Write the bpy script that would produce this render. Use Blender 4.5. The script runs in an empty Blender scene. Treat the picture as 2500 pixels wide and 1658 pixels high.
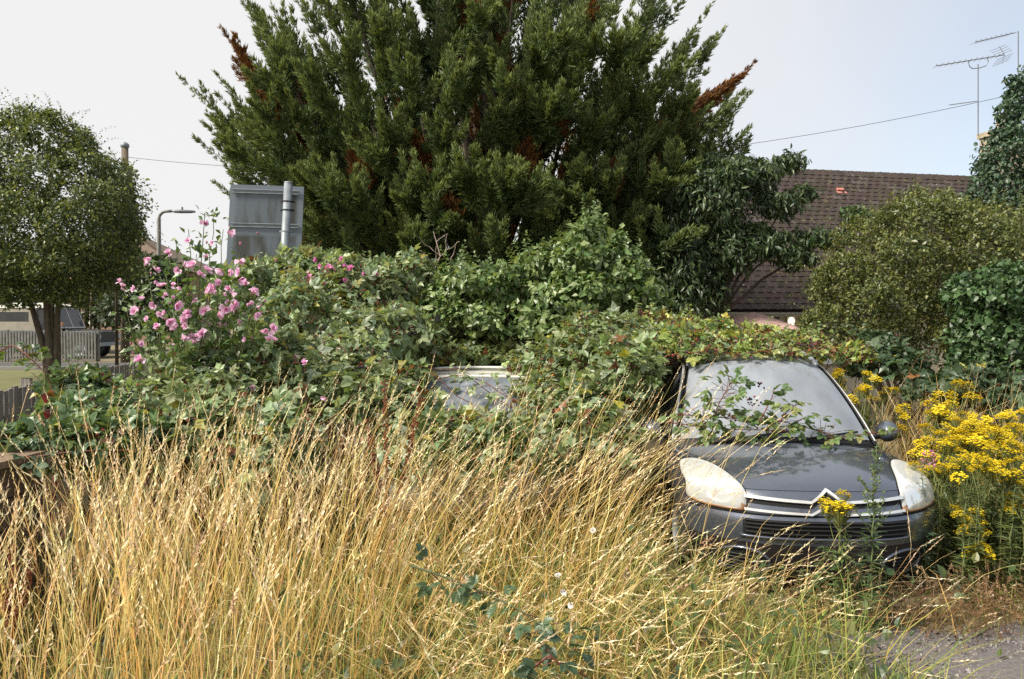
import bpy, math, numpy as np
from mathutils import Matrix, Vector
# ------------------------------------------------------------------ camera, sky, sun, exposure
SC = bpy.context.scene
COL = SC.collection
PI = math.pi
FPX = 28.0 / 36.0 * 2500.0
CAMZ = 2.0
PITCH = math.atan(49.0 / FPX)
cam_d = bpy.data.cameras.new('camera')
cam_d.sensor_width = 36.0
cam_d.lens = 28.0
cam_d.clip_end = 2000.0
cam = bpy.data.objects.new('camera', cam_d)
cam.location = (0, 0, CAMZ)
cam.rotation_euler = (PI / 2 - PITCH, 0, 0)
COL.objects.link(cam)
SC.camera = cam

SUN_DIR = Vector((-0.74, -0.40, 0.80)).normalized()      # towards the sun
world = bpy.data.worlds.new('World')
SC.world = world
world.use_nodes = True
wn, wl = world.node_tree.nodes, world.node_tree.links
wn.clear()
w_out = wn.new('ShaderNodeOutputWorld')
w_bg = wn.new('ShaderNodeBackground')
w_bg.inputs['Strength'].default_value = 0.1
w_sky = wn.new('ShaderNodeTexSky')
w_sky.sky_type = 'NISHITA'
w_sky.sun_disc = False
w_sky.sun_elevation = math.asin(SUN_DIR.z)
w_sky.sun_rotation = math.atan2(SUN_DIR.x, SUN_DIR.y)
w_sky.air_density = 1.0
w_sky.dust_density = 1.2
w_tc = wn.new('ShaderNodeTexCoord')
w_sep = wn.new('ShaderNodeSeparateXYZ')
wl.new(w_tc.outputs['Generated'], w_sep.inputs[0])
w_noise = wn.new('ShaderNodeTexNoise')                    # thin high cloud sheet
w_noise.inputs['Scale'].default_value = 1.6
w_noise.inputs['Detail'].default_value = 4.0
w_noise.inputs['Roughness'].default_value = 0.5
wl.new(w_tc.outputs['Generated'], w_noise.inputs['Vector'])
w_m1 = wn.new('ShaderNodeMath'); w_m1.operation = 'MULTIPLY_ADD'   # x*-0.9 + 0.75
w_m1.inputs[1].default_value = -1.5
w_m1.inputs[2].default_value = 0.62
wl.new(w_sep.outputs['X'], w_m1.inputs[0])
w_m2 = wn.new('ShaderNodeMath'); w_m2.operation = 'MULTIPLY_ADD'
w_m2.inputs[1].default_value = 0.9
wl.new(w_noise.outputs['Fac'], w_m2.inputs[0])
wl.new(w_m1.outputs[0], w_m2.inputs[2])
w_mr = wn.new('ShaderNodeMapRange')
w_mr.interpolation_type = 'SMOOTHSTEP'
w_mr.inputs['From Min'].default_value = 0.15
w_mr.inputs['From Max'].default_value = 1.05
w_mr.inputs['To Min'].default_value = 0.45
w_mr.inputs['To Max'].default_value = 0.985
wl.new(w_m2.outputs[0], w_mr.inputs['Value'])
w_mix = wn.new('ShaderNodeMix'); w_mix.data_type = 'RGBA'
w_mix.inputs['B'].default_value = (4.72, 4.72, 4.70, 1)
wl.new(w_mr.outputs['Result'], w_mix.inputs['Factor'])
wl.new(w_sky.outputs['Color'], w_mix.inputs['A'])
wl.new(w_mix.outputs['Result'], w_bg.inputs['Color'])
wl.new(w_bg.outputs[0], w_out.inputs[0])

sun_d = bpy.data.lights.new('sun', 'SUN')
sun_d.energy = 4.0
sun_d.angle = math.radians(12.0)
sun_d.color = (1.0, 0.925, 0.79)
sun = bpy.data.objects.new('sun', sun_d)
sun.rotation_euler = SUN_DIR.to_track_quat('Z', 'Y').to_euler()
sun.location = (-20, -5, 25)
COL.objects.link(sun)
SC.view_settings.view_transform = 'Standard'
SC.view_settings.look = 'None'
SC.view_settings.exposure = 0.92
SC.view_settings.gamma = 1.0
SC.view_settings.use_curve_mapping = False
SC.cycles.max_bounces = 8
SC.cycles.diffuse_bounces = 4
SC.cycles.glossy_bounces = 3
SC.cycles.transmission_bounces = 4
SC.cycles.transparent_max_bounces = 8
SC.cycles.use_denoising = False

# ------------------------------------------------------------------ helpers
RNG = np.random.default_rng(7)
CT, ST = math.cos(PITCH), math.sin(PITCH)


def P(px, py, d):
    """world point at depth d (metres along the ground from the camera) for a place read off the photograph"""
    a = (px - 1250.0) / FPX
    b = -(py - 829.0) / FPX
    v = np.array([a, CT + b * ST, -ST + b * CT])
    return np.array([0, 0, CAMZ]) + v * (d / v[1])


def nrm(v):
    return v / np.maximum(np.linalg.norm(v, axis=-1, keepdims=True), 1e-9)


def frames(d, n):
    """(N,3,3) matrices, columns x, y = direction d, z ~ n"""
    y = nrm(d)
    z = n - (n * y).sum(-1, keepdims=True) * y
    z = nrm(z + 1e-6)
    x = np.cross(y, z)
    return np.stack([x, y, z], -1)


def link(name, me, parent=None):
    o = bpy.data.objects.new(name, me)
    COL.objects.link(o)
    if parent is not None:
        o.parent = parent
        if parent.name in WORLD:                      # meshes of this thing are written in world coordinates
            o.matrix_parent_inverse = Matrix.Translation(-Vector(WORLD[parent.name]))
    return o


WORLD = {}


def tag(o, label=None, cat=None, group=None, kind=None):
    if label: o['label'] = label
    if cat: o['category'] = cat
    if group: o['group'] = group
    if kind: o['kind'] = kind
    return o


def thing(name, loc, label, cat, group=None, rz=0.0, local=False):
    o = bpy.data.objects.new(name, None)
    COL.objects.link(o)
    o.location = tuple(float(v) for v in loc)
    o.rotation_euler = (0, 0, rz)
    o.empty_display_size = 0.2
    if not local: WORLD[o.name] = tuple(o.location)
    return tag(o, label, cat, group)


class MB:
    """mesh collector: verts, loops, face sizes, vertex colours"""
    def __init__(s):
        s.v, s.l, s.n, s.c, s.k = [], [], [], [], 0

    def raw(s, v, faces, col=(1, 1, 1)):
        v = np.asarray(v, float).reshape(-1, 3)
        loops = np.concatenate([np.asarray(f, int) for f in faces])
        sizes = np.array([len(f) for f in faces])
        c = np.asarray(col, float)
        if c.ndim == 1:
            c = np.tile(c, (len(v), 1))
        s.v.append(v); s.l.append(loops + s.k); s.n.append(sizes); s.c.append(c); s.k += len(v)
        return s

    def inst(s, tpl, R, T, col):
        """tpl=(V,faces,mult); R (N,3,3) incl. scale; T (N,3); col (N,3)"""
        V, F, M = tpl
        N, k = len(T), len(V)
        if N == 0: return s
        v = np.einsum('nij,kj->nki', R, V) + T[:, None, :]
        loops = np.concatenate([np.asarray(f, int) for f in F])
        sizes = np.array([len(f) for f in F])
        L = (loops[None, :] + (np.arange(N) * k)[:, None]).ravel()
        c = np.clip(col[:, None, :] * M[None, :, :], 0, 1)
        s.v.append(v.reshape(-1, 3)); s.l.append(L + s.k); s.n.append(np.tile(sizes, N)); s.c.append(c.reshape(-1, 3))
        s.k += N * k
        return s

    def box(s, lo, hi, col=(1, 1, 1), M=None):
        x0, y0, z0 = lo; x1, y1, z1 = hi
        v = np.array([[x0,y0,z0],[x1,y0,z0],[x1,y1,z0],[x0,y1,z0],[x0,y0,z1],[x1,y0,z1],[x1,y1,z1],[x0,y1,z1]], float)
        if M is not None: v = v @ np.asarray(M)[:3, :3].T + np.asarray(M)[:3, 3]
        return s.raw(v, [(0,3,2,1),(4,5,6,7),(0,1,5,4),(1,2,6,5),(2,3,7,6),(3,0,4,7)], col)

    def tube(s, pts, rad, sides=6, col=(1, 1, 1), cap=True, col2=None):
        p = np.asarray(pts, float); m = len(p)
        rad = np.broadcast_to(np.asarray(rad, float), (m,))
        t = nrm(np.gradient(p, axis=0))
        ref = np.array([0.31, 0.17, 0.94]) if abs(t[0] @ np.array([0.31, 0.17, 0.94])) < 0.9 else np.array([1.0, 0.1, 0.0])
        a = nrm(np.cross(t, np.tile(ref, (m, 1)))); b = np.cross(t, a)
        th = np.arange(sides) / sides * 2 * PI
        ring = p[:, None] + rad[:, None, None] * (np.cos(th)[None, :, None] * a[:, None] + np.sin(th)[None, :, None] * b[:, None])
        F = []
        for i in range(m - 1):
            for j in range(sides):
                k = (j + 1) % sides
                F.append((i*sides+j, i*sides+k, (i+1)*sides+k, (i+1)*sides+j))
        if cap:
            F.append(tuple(range(sides))[::-1]); F.append(tuple((m-1)*sides+j for j in range(sides)))
        c = np.tile(np.asarray(col, float), (m*sides, 1))
        if col2 is not None:
            w = np.repeat(np.linspace(0, 1, m), sides)[:, None]
            c = c * (1-w) + np.asarray(col2, float) * w
        return s.raw(ring.reshape(-1, 3), F, c)

    def grid(s, G, col=(1, 1, 1), flip=False):
        """G (m,n,3)"""
        G = np.asarray(G, float); m, n = G.shape[:2]
        F = []
        for i in range(m - 1):
            for j in range(n - 1):
                f = (i*n+j, i*n+j+1, (i+1)*n+j+1, (i+1)*n+j)
                F.append(f[::-1] if flip else f)
        return s.raw(G.reshape(-1, 3), F, col)

    def mesh(s, name, mat, smooth=False):
        me = bpy.data.meshes.new(name)
        v = np.concatenate(s.v); l = np.concatenate(s.l); n = np.concatenate(s.n); c = np.concatenate(s.c)
        me.vertices.add(len(v)); me.vertices.foreach_set('co', v.astype(np.float32).ravel())
        me.loops.add(len(l)); me.loops.foreach_set('vertex_index', l.astype(np.int32))
        me.polygons.add(len(n))
        st = np.zeros(len(n), np.int32); st[1:] = np.cumsum(n)[:-1]
        me.polygons.foreach_set('loop_start', st)
        me.polygons.foreach_set('loop_total', n.astype(np.int32))
        a = me.attributes.new('Col', 'FLOAT_COLOR', 'POINT')
        c4 = np.ones((len(c), 4), np.float32); c4[:, :3] = c
        a.data.foreach_set('color', c4.ravel())
        me.polygons.foreach_set('use_smooth', np.full(len(n), bool(smooth)))
        me.update(calc_edges=True)
        me.validate()
        if mat is not None: me.materials.append(mat)
        return me

    def build(s, name, mat, parent=None, smooth=False):
        return link(name, s.mesh(name, mat, smooth), parent)


# ------------------------------------------------------------------ materials
def new_mat(name):
    m = bpy.data.materials.new(name); m.use_nodes = True
    nt = m.node_tree; nt.nodes.clear()
    out = nt.nodes.new('ShaderNodeOutputMaterial')
    return m, nt, out


def leaf_mat(name, rough=0.5, trans=0.3, tint=(1.25, 1.15, 0.6), spec=0.4, vary=0.25):
    m, nt, out = new_mat(name); N, L = nt.nodes, nt.links
    at = N.new('ShaderNodeAttribute'); at.attribute_name = 'Col'
    no = N.new('ShaderNodeTexNoise'); no.inputs['Scale'].default_value = 14.0; no.inputs['Detail'].default_value = 3
    tc = N.new('ShaderNodeTexCoord'); L.new(tc.outputs['Object'], no.inputs['Vector'])
    mr = N.new('ShaderNodeMapRange'); mr.inputs['From Min'].default_value = 0.3; mr.inputs['From Max'].default_value = 0.7
    mr.inputs['To Min'].default_value = 1 - vary; mr.inputs['To Max'].default_value = 1 + vary
    L.new(no.outputs['Fac'], mr.inputs['Value'])
    mu = N.new('ShaderNodeMix'); mu.data_type = 'RGBA'; mu.blend_type = 'MULTIPLY'; mu.inputs['Factor'].default_value = 1
    L.new(at.outputs['Color'], mu.inputs['A']); L.new(mr.outputs['Result'], mu.inputs['B'])
    b = N.new('ShaderNodeBsdfPrincipled'); b.inputs['Roughness'].default_value = rough
    b.inputs['Specular IOR Level'].default_value = spec
    L.new(mu.outputs['Result'], b.inputs['Base Color'])
    t = N.new('ShaderNodeBsdfTranslucent')
    tm = N.new('ShaderNodeMix'); tm.data_type = 'RGBA'; tm.blend_type = 'MULTIPLY'; tm.inputs['Factor'].default_value = 1
    tm.inputs['B'].default_value = (*tint, 1)
    L.new(mu.outputs['Result'], tm.inputs['A']); L.new(tm.outputs['Result'], t.inputs['Color'])
    mx = N.new('ShaderNodeMixShader'); mx.inputs[0].default_value = trans
    L.new(b.outputs[0], mx.inputs[1]); L.new(t.outputs[0], mx.inputs[2]); L.new(mx.outputs[0], out.inputs[0])
    return m


def plain(name, col, rough=0.6, metal=0.0, spec=0.4, nscale=8.0, namp=0.3, col2=None, bump=0.0, bscale=40.0, coat=0.0, stretch=(1, 1, 1), detail=6, lo=0.35, hi=0.65, usecol=False):
    """noise-mottled surface: col <-> col2"""
    m, nt, out = new_mat(name); N, L = nt.nodes, nt.links
    b = N.new('ShaderNodeBsdfPrincipled')
    b.inputs['Roughness'].default_value = rough; b.inputs['Metallic'].default_value = metal
    b.inputs['Specular IOR Level'].default_value = spec; b.inputs['Coat Weight'].default_value = coat
    b.inputs['Coat Roughness'].default_value = 0.12
    if col2 is None: col2 = tuple(c * (1 - namp) for c in col)
    tc = N.new('ShaderNodeTexCoord'); mp = N.new('ShaderNodeMapping'); mp.inputs['Scale'].default_value = stretch
    L.new(tc.outputs['Object'], mp.inputs[0])
    no = N.new('ShaderNodeTexNoise'); no.inputs['Scale'].default_value = nscale; no.inputs['Detail'].default_value = detail
    no.inputs['Roughness'].default_value = 0.65
    L.new(mp.outputs[0], no.inputs['Vector'])
    r = N.new('ShaderNodeMapRange'); r.inputs['From Min'].default_value = lo; r.inputs['From Max'].default_value = hi
    L.new(no.outputs['Fac'], r.inputs['Value'])
    mx = N.new('ShaderNodeMix'); mx.data_type = 'RGBA'
    mx.inputs['A'].default_value = (*col, 1); mx.inputs['B'].default_value = (*col2, 1)
    L.new(r.outputs['Result'], mx.inputs['Factor'])
    res = mx.outputs['Result']
    if usecol:
        at = N.new('ShaderNodeAttribute'); at.attribute_name = 'Col'
        mu = N.new('ShaderNodeMix'); mu.data_type = 'RGBA'; mu.blend_type = 'MULTIPLY'; mu.inputs['Factor'].default_value = 1
        L.new(res, mu.inputs['A']); L.new(at.outputs['Color'], mu.inputs['B']); res = mu.outputs['Result']
    L.new(res, b.inputs['Base Color'])
    if bump:
        n2 = N.new('ShaderNodeTexNoise'); n2.inputs['Scale'].default_value = bscale; n2.inputs['Detail'].default_value = 5
        L.new(mp.outputs[0], n2.inputs['Vector'])
        bp = N.new('ShaderNodeBump'); bp.inputs['Strength'].default_value = bump; bp.inputs['Distance'].default_value = 0.02
        L.new(n2.outputs['Fac'], bp.inputs['Height']); L.new(bp.outputs[0], b.inputs['Normal'])
    L.new(b.outputs[0], out.inputs[0])
    return m


def glass_mat(name, dust=0.4, dustcol=(0.5, 0.51, 0.53), dark=(0.02, 0.025, 0.03), rough=0.06, through=0.35, ior=1.85, nlo=.75, nhi=1.2):
    """dirty tinted glass: dust film + mirror reflection + some view into the dark inside"""
    m, nt, out = new_mat(name); N, L = nt.nodes, nt.links
    tc = N.new('ShaderNodeTexCoord'); mp = N.new('ShaderNodeMapping'); mp.inputs['Scale'].default_value = (2.2, 1.1, 1.1)
    L.new(tc.outputs['Object'], mp.inputs[0])
    no = N.new('ShaderNodeTexNoise'); no.inputs['Scale'].default_value = 1.8; no.inputs['Detail'].default_value = 5
    L.new(mp.outputs[0], no.inputs['Vector'])
    r = N.new('ShaderNodeMapRange'); r.inputs['From Min'].default_value = 0.3; r.inputs['From Max'].default_value = 0.7
    r.inputs['To Min'].default_value = dust * nlo; r.inputs['To Max'].default_value = dust * nhi
    L.new(no.outputs['Fac'], r.inputs['Value'])
    dif = N.new('ShaderNodeBsdfDiffuse'); dif.inputs['Color'].default_value = (*dustcol, 1)
    tr = N.new('ShaderNodeBsdfTransparent'); tr.inputs['Color'].default_value = (0.5, 0.52, 0.52, 1)
    dk = N.new('ShaderNodeBsdfDiffuse'); dk.inputs['Color'].default_value = (*dark, 1)
    m0 = N.new('ShaderNodeMixShader'); m0.inputs[0].default_value = through
    L.new(dk.outputs[0], m0.inputs[1]); L.new(tr.outputs[0], m0.inputs[2])
    gl = N.new('ShaderNodeBsdfGlossy'); gl.inputs['Roughness'].default_value = rough; gl.inputs['Color'].default_value = (1, 1, 1, 1)
    fr = N.new('ShaderNodeFresnel'); fr.inputs['IOR'].default_value = ior
    m1 = N.new('ShaderNodeMixShader'); L.new(fr.outputs[0], m1.inputs[0])
    L.new(m0.outputs[0], m1.inputs[1]); L.new(gl.outputs[0], m1.inputs[2])
    m2 = N.new('ShaderNodeMixShader'); L.new(r.outputs['Result'], m2.inputs[0])
    L.new(m1.outputs[0], m2.inputs[1]); L.new(dif.outputs[0], m2.inputs[2])
    L.new(m2.outputs[0], out.inputs[0])
    return m


def emit_mat(name, col, s):
    m, nt, out = new_mat(name)
    e = nt.nodes.new('ShaderNodeEmission'); e.inputs[0].default_value = (*col, 1); e.inputs[1].default_value = s
    nt.links.new(e.outputs[0], out.inputs[0]); return m


M = {}
M['leaf'] = leaf_mat('leaf', 0.42, 0.36, spec=0.65)
M['leaf_gloss'] = leaf_mat('leaf_gloss', 0.45, 0.2, spec=0.45)
M['needle'] = leaf_mat('needle', 0.6, 0.22, (1.3, 1.2, 0.5), spec=0.25)
M['petal'] = leaf_mat('petal', 0.6, 0.4, (1.1, 0.85, 1.0), spec=0.2, vary=0.12)
M['grass'] = leaf_mat('dry_grass', 0.55, 0.25, (1.1, 0.95, 0.7), spec=0.3, vary=0.15)
M['stem'] = plain('stem', (1, 1, 1), 0.65, usecol=True, namp=0.25, nscale=20)
M['bark'] = plain('bark', (0.10, 0.075, 0.055), 0.85, col2=(0.045, 0.035, 0.028), nscale=14, stretch=(1, 1, 0.25), bump=0.6, bscale=25)
M['berry'] = plain('berry', (1, 1, 1), 0.25, usecol=True, namp=0.1, spec=0.6)
M['soil'] = plain('soil', (0.12, 0.095, 0.06), 0.95, col2=(0.20, 0.17, 0.09), nscale=1.7, bump=0.5, bscale=30, detail=9)
M['verge'] = plain('verge', (0.16, 0.15, 0.06), 0.95, col2=(0.10, 0.11, 0.04), nscale=1.3, bump=0.4)
M['gravel'] = plain('gravel_bed', (0.105, 0.095, 0.095), 0.95, col2=(0.17, 0.155, 0.15), nscale=30, bump=0.8, bscale=60)
M['stone'] = plain('stone', (1, 1, 1), 0.85, usecol=True, namp=0.35, nscale=60)
M['asphalt'] = plain('asphalt', (0.06, 0.06, 0.063), 0.9, col2=(0.085, 0.083, 0.085), nscale=25, bump=0.3)
M['oldwood'] = plain('weathered_wood', (0.34, 0.315, 0.295), 0.9, col2=(0.19, 0.17, 0.155), nscale=7, stretch=(6, 6, 0.5), bump=0.5, bscale=18, usecol=True)
M['timber'] = plain('timber', (0.16, 0.115, 0.08), 0.9, col2=(0.09, 0.06, 0.04), nscale=6, stretch=(0.5, 6, 6), bump=0.5, bscale=14, usecol=True)
M['galv'] = plain('galvanised', (0.24, 0.27, 0.30), 0.55, metal=0.25, col2=(0.17, 0.19, 0.21), nscale=9, bump=0.05)
M['tile'] = plain('roof_tile', (0.052, 0.036, 0.032), 0.92, col2=(0.032, 0.024, 0.022), nscale=5, bump=0.5, bscale=60, usecol=True)
def specks(mat, col, scale, lo, hi):
    nt = mat.node_tree; N, L = nt.nodes, nt.links
    b = next(n for n in N if n.type == 'BSDF_PRINCIPLED')
    src = b.inputs['Base Color'].links[0].from_socket
    tc = N.new('ShaderNodeTexCoord'); no = N.new('ShaderNodeTexNoise'); no.inputs['Scale'].default_value = scale; no.inputs['Detail'].default_value = 3
    geo = N.new('ShaderNodeNewGeometry'); L.new(geo.outputs['Position'], no.inputs['Vector'])
    r = N.new('ShaderNodeMapRange'); r.inputs['From Min'].default_value = lo; r.inputs['From Max'].default_value = hi
    L.new(no.outputs['Fac'], r.inputs['Value'])
    mx = N.new('ShaderNodeMix'); mx.data_type = 'RGBA'; mx.inputs['B'].default_value = (*col, 1)
    L.new(r.outputs['Result'], mx.inputs['Factor']); L.new(src, mx.inputs['A']); L.new(mx.outputs['Result'], b.inputs['Base Color'])
specks(M['tile'], (.40, .38, .36), 14.0, .70, .75)
specks(M['tile'], (.085, .075, .035), 5.0, .60, .70)
M['cream'] = plain('cream_render', (0.55, 0.48, 0.36), 0.9, namp=0.2, nscale=3, bump=0.3, bscale=80)
M['white'] = plain('white_paint', (0.75, 0.74, 0.70), 0.5, namp=0.12, nscale=5)
M['black'] = plain('black_plastic', (0.012, 0.012, 0.013), 0.55, namp=0.3)
M['gap'] = plain('dark_gap', (0.004, 0.004, 0.005), 0.8)
M['rubber'] = plain('rubber', (0.02, 0.02, 0.02), 0.8)
M['chrome'] = plain('chrome', (0.78, 0.78, 0.77), 0.28, metal=0.55, namp=0.15, nscale=30)


# ------------------------------------------------------------------ leaf templates (unit length along +y, normal +z)
def leaf_tpl(w=0.33, fold=0.10, droop=0.16, rows=(0.0, 0.3, 0.65, 1.0), ws=(0.12, 1.0, 0.8, 0.0), serr=0.0):
    V, F, Mx = [], [], []
    n = len(rows)
    for i, (r, q) in enumerate(zip(rows, ws)):
        zc = -droop * r * r
        e = serr * (1 if i % 2 else -1)
        V += [[-w * q * (1 + e), r, zc + fold * q], [0, r, zc], [w * q * (1 + e), r, zc + fold * q]]
        Mx += [[1, 1, 1], [0.92, 0.95, 0.9], [1, 1, 1]]
    for i in range(n - 1):
        a, b = i * 3, (i + 1) * 3
        if ws[i + 1] == 0:
            F += [(a, a + 1, b + 1), (a + 1, a + 2, b + 1)]
        else:
            F += [(a, a + 1, b + 1, b), (a + 1, a + 2, b + 2, b + 1)]
    return np.array(V), F, np.array(Mx)


T_OVATE = leaf_tpl()
T_SLIM = leaf_tpl(0.16, 0.05, 0.30, (0, 0.35, 0.7, 1), (0.2, 1, 0.75, 0))
T_DIAM = (np.array([[0, 0, 0], [-.30, .45, .06], [0, 1, -.08], [.30, .45, .06]]), [(0, 1, 2), (0, 2, 3)], np.ones((4, 3)))
T_SERR = leaf_tpl(0.36, 0.10, 0.18, (0, .12, .22, .32, .42, .52, .62, .72, .82, .91, 1), (.15, .72, .84, 1.0, .95, 1.0, .82, .8, .55, .42, 0), 0.05)
T_LOBE = (np.array([[0, 0, 0], [-.20, -.10, .02], [-.42, .12, .06], [-.34, .38, .05], [-.30, .62, .04], [-.12, .70, 0], [0, 1, -.12],
                    [.12, .70, 0], [.30, .62, .04], [.34, .38, .05], [.42, .12, .06], [.20, -.10, .02], [0, .45, -.02]]),
          [(0, 12, 2, 1), (2, 12, 4, 3), (4, 12, 6, 5), (6, 12, 8, 7), (8, 12, 10, 9), (10, 12, 0, 11)], np.ones((13, 3)))


def compound(tpl, offs):
    V, F, Mx = [], [], []; k = 0
    for (ang, sc, oy, tilt) in offs:
        v = tpl[0] * sc
        v = v @ np.array([[1, 0, 0], [0, math.cos(tilt), math.sin(tilt)], [0, -math.sin(tilt), math.cos(tilt)]])
        c, s = math.cos(ang), math.sin(ang)
        v = v @ np.array([[c, s, 0], [-s, c, 0], [0, 0, 1]]) + np.array([0, oy, 0])
        V.append(v); F += [tuple(i + k for i in f) for f in tpl[1]]; Mx.append(tpl[2]); k += len(v)
    return np.concatenate(V), F, np.concatenate(Mx)


T_LITE = leaf_tpl(0.34, 0.09, 0.14, (0, .42, 1), (.12, 1, 0))
T_BRAM = compound(T_LITE, [(0, .62, .38, -.1), (1.15, .5, .32, .05), (-1.15, .5, .32, -.05)])
T_BRAM5 = compound(T_SERR, [(0, .60, .40, -.12), (1.05, .50, .34, .08), (-1.05, .50, .34, -.08)])


def spray_tpl(n=7, w=0.10):
    """a cypress spray: flattened fan of tapering cords"""
    r = np.random.default_rng(3)
    V, F, Mx = [], [], []
    for i in range(n):
        a = (i - (n - 1) / 2) * 0.26 + r.normal(0, .08)
        b = r.normal(0, .28)
        d = np.array([math.sin(a), math.cos(a), math.sin(b)]); d /= np.linalg.norm(d)
        ln = 1.0 - 0.28 * abs(i - (n - 1) / 2) / (n / 2) + r.normal(0, .06)
        side = np.cross(d, [0, 0, 1.0]); side /= np.linalg.norm(side)
        up = np.cross(side, d)
        s0 = side * math.cos(i * 1.1) + up * math.sin(i * 1.1)
        o = np.array([0, 0.16 * (i % 3), 0.0])
        k = len(V)
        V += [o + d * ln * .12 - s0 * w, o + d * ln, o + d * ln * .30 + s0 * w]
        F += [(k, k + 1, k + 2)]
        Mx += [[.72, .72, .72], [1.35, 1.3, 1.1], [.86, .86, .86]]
    return np.array(V), F, np.array(Mx)


T_SPRAY = spray_tpl(6, 0.10)


def ico():
    p = (1 + 5 ** .5) / 2
    v = np.array([[-1,p,0],[1,p,0],[-1,-p,0],[1,-p,0],[0,-1,p],[0,1,p],[0,-1,-p],[0,1,-p],[p,0,-1],[p,0,1],[-p,0,-1],[-p,0,1]], float)
    v /= np.linalg.norm(v[0])
    f = [(0,11,5),(0,5,1),(0,1,7),(0,7,10),(0,10,11),(1,5,9),(5,11,4),(11,10,2),(10,7,6),(7,1,8),(3,9,4),(3,4,2),(3,2,6),(3,6,8),(3,8,9),(4,9,5),(2,4,11),(6,2,10),(8,6,7),(9,8,1)]
    return v, f, np.ones((12, 3))


T_ICO = ico()
T_OCT = (np.array([[1,0,0],[-1,0,0],[0,1,0],[0,-1,0],[0,0,1],[0,0,-1]], float),
         [(0,2,4),(2,1,4),(1,3,4),(3,0,4),(2,0,5),(1,2,5),(3,1,5),(0,3,5)], np.ones((6, 3)))


def lerp(a, b, t): return np.asarray(a) * (1 - t) + np.asarray(b) * t


def palette(cols, n, rng, jit=0.12):
    c = np.asarray(cols, float)[rng.integers(0, len(cols), n)]
    return np.clip(c * (1 + rng.normal(0, jit, (n, 1))) * (1 + rng.normal(0, jit * .4, (n, 3))), 0.002, 1)


# ------------------------------------------------------------------ foliage volumes
def blob_points(blobs, n, rng, depth=0.35, low=-0.55, keep_in=0.80):
    """points near the surfaces of a union of ellipsoids; returns positions, outward normals, depth 0..1"""
    B = np.array([[*c, *r] for c, r in blobs], float)
    a = (B[:, 3] * B[:, 4] + B[:, 4] * B[:, 5] + B[:, 3] * B[:, 5])
    out_p, out_n, out_d, tot = [], [], [], 0
    while tot < n:
        m = int((n - tot) * 2.2) + 64
        k = rng.choice(len(B), m, p=a / a.sum())
        u = nrm(rng.normal(size=(m, 3)))
        ok = u[:, 2] > low
        k, u = k[ok], u[ok]
        lump = 1 + 0.13 * np.sin(u[:, 0] * 7 + k * 1.7) * np.sin(u[:, 1] * 6 + k) + 0.10 * np.sin(u[:, 2] * 9 + u[:, 0] * 5 + k * 2.3)
        dd = rng.random(len(k)) ** 1.6
        p = B[k, :3] + u * B[k, 3:] * (lump * (1 - depth * dd))[:, None]
        nn = nrm(u / B[k, 3:])
        inside = np.zeros(len(p), bool)
        for j in range(len(B)):
            q = (((p - B[j, :3]) / B[j, 3:]) ** 2).sum(1)
            inside |= (q < keep_in ** 2) & (k != j)
        ok = ~inside
        out_p.append(p[ok]); out_n.append(nn[ok]); out_d.append(dd[ok]); tot += ok.sum()
    return np.concatenate(out_p)[:n], np.concatenate(out_n)[:n], np.concatenate(out_d)[:n]


def rough(blobs, k, rng, lo=.24, hi=.42, low=-.35, shrink=.93):
    """break the outline: small lobes sitting on the surface of each ellipsoid"""
    out = [(c, tuple(np.array(r_) * shrink)) for c, r_ in blobs]
    for c, r_ in blobs:
        for _ in range(k):
            u = nrm(rng.normal(size=3))
            if u[2] < low: u[2] = -u[2]
            f = rng.uniform(lo, hi)
            q = np.array(r_)
            out.append((c + u * q * .88, tuple(np.minimum(q, q.mean()) * f * rng.uniform(.75, 1.3, 3))))
    return out


def leaf_frames(p, n, rng, size, sj=0.3, up=0.5, droop=0.3, spread=0.6):
    N = len(p)
    z = nrm(n + np.array([0, 0, up]) + rng.normal(0, spread, (N, 3)))
    d = nrm(rng.normal(size=(N, 3)) + n * 0.5 - np.array([0, 0, droop]))
    R = frames(d, z)
    s = size * np.clip(1 + rng.normal(0, sj, N), .45, 1.8)
    return R * s[:, None, None]


def crown(mb, blobs, n, size, cols, rng, tpl=T_DIAM, up=0.5, droop=0.3, depth=0.4, low=-0.6, spread=0.6, tipcol=None, keep_in=0.8, gaps=0.0, gscale=3.0):
    p, nn, dd = blob_points(blobs, n, rng, depth, low, keep_in)
    if gaps:                                              # leafy clumps with holes between them
        q = p * gscale
        f = np.sin(q[:, 0] * 1.9 + 1.3 * np.sin(q[:, 2] * 1.1)) * np.sin(q[:, 2] * 2.1 + 1.1 * np.sin(q[:, 1] * 1.7)) + .6 * np.sin(q[:, 0] * 4.3 + q[:, 1] * 3.1) * np.sin(q[:, 2] * 4.7)
        k_ = rng.random(n) < np.clip(1 - gaps * (.9 - 1.6 * f), .06, 1)
        p, nn, dd = p[k_], nn[k_], dd[k_]; n = len(p)
    c = palette(cols, n, rng)
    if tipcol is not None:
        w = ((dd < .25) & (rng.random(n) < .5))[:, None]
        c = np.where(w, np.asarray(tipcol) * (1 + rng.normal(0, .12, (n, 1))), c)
    mb.inst(tpl, leaf_frames(p, nn, rng, size, up=up, droop=droop, spread=spread), p, np.clip(c, 0, 1))
    return p, nn, dd


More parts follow.
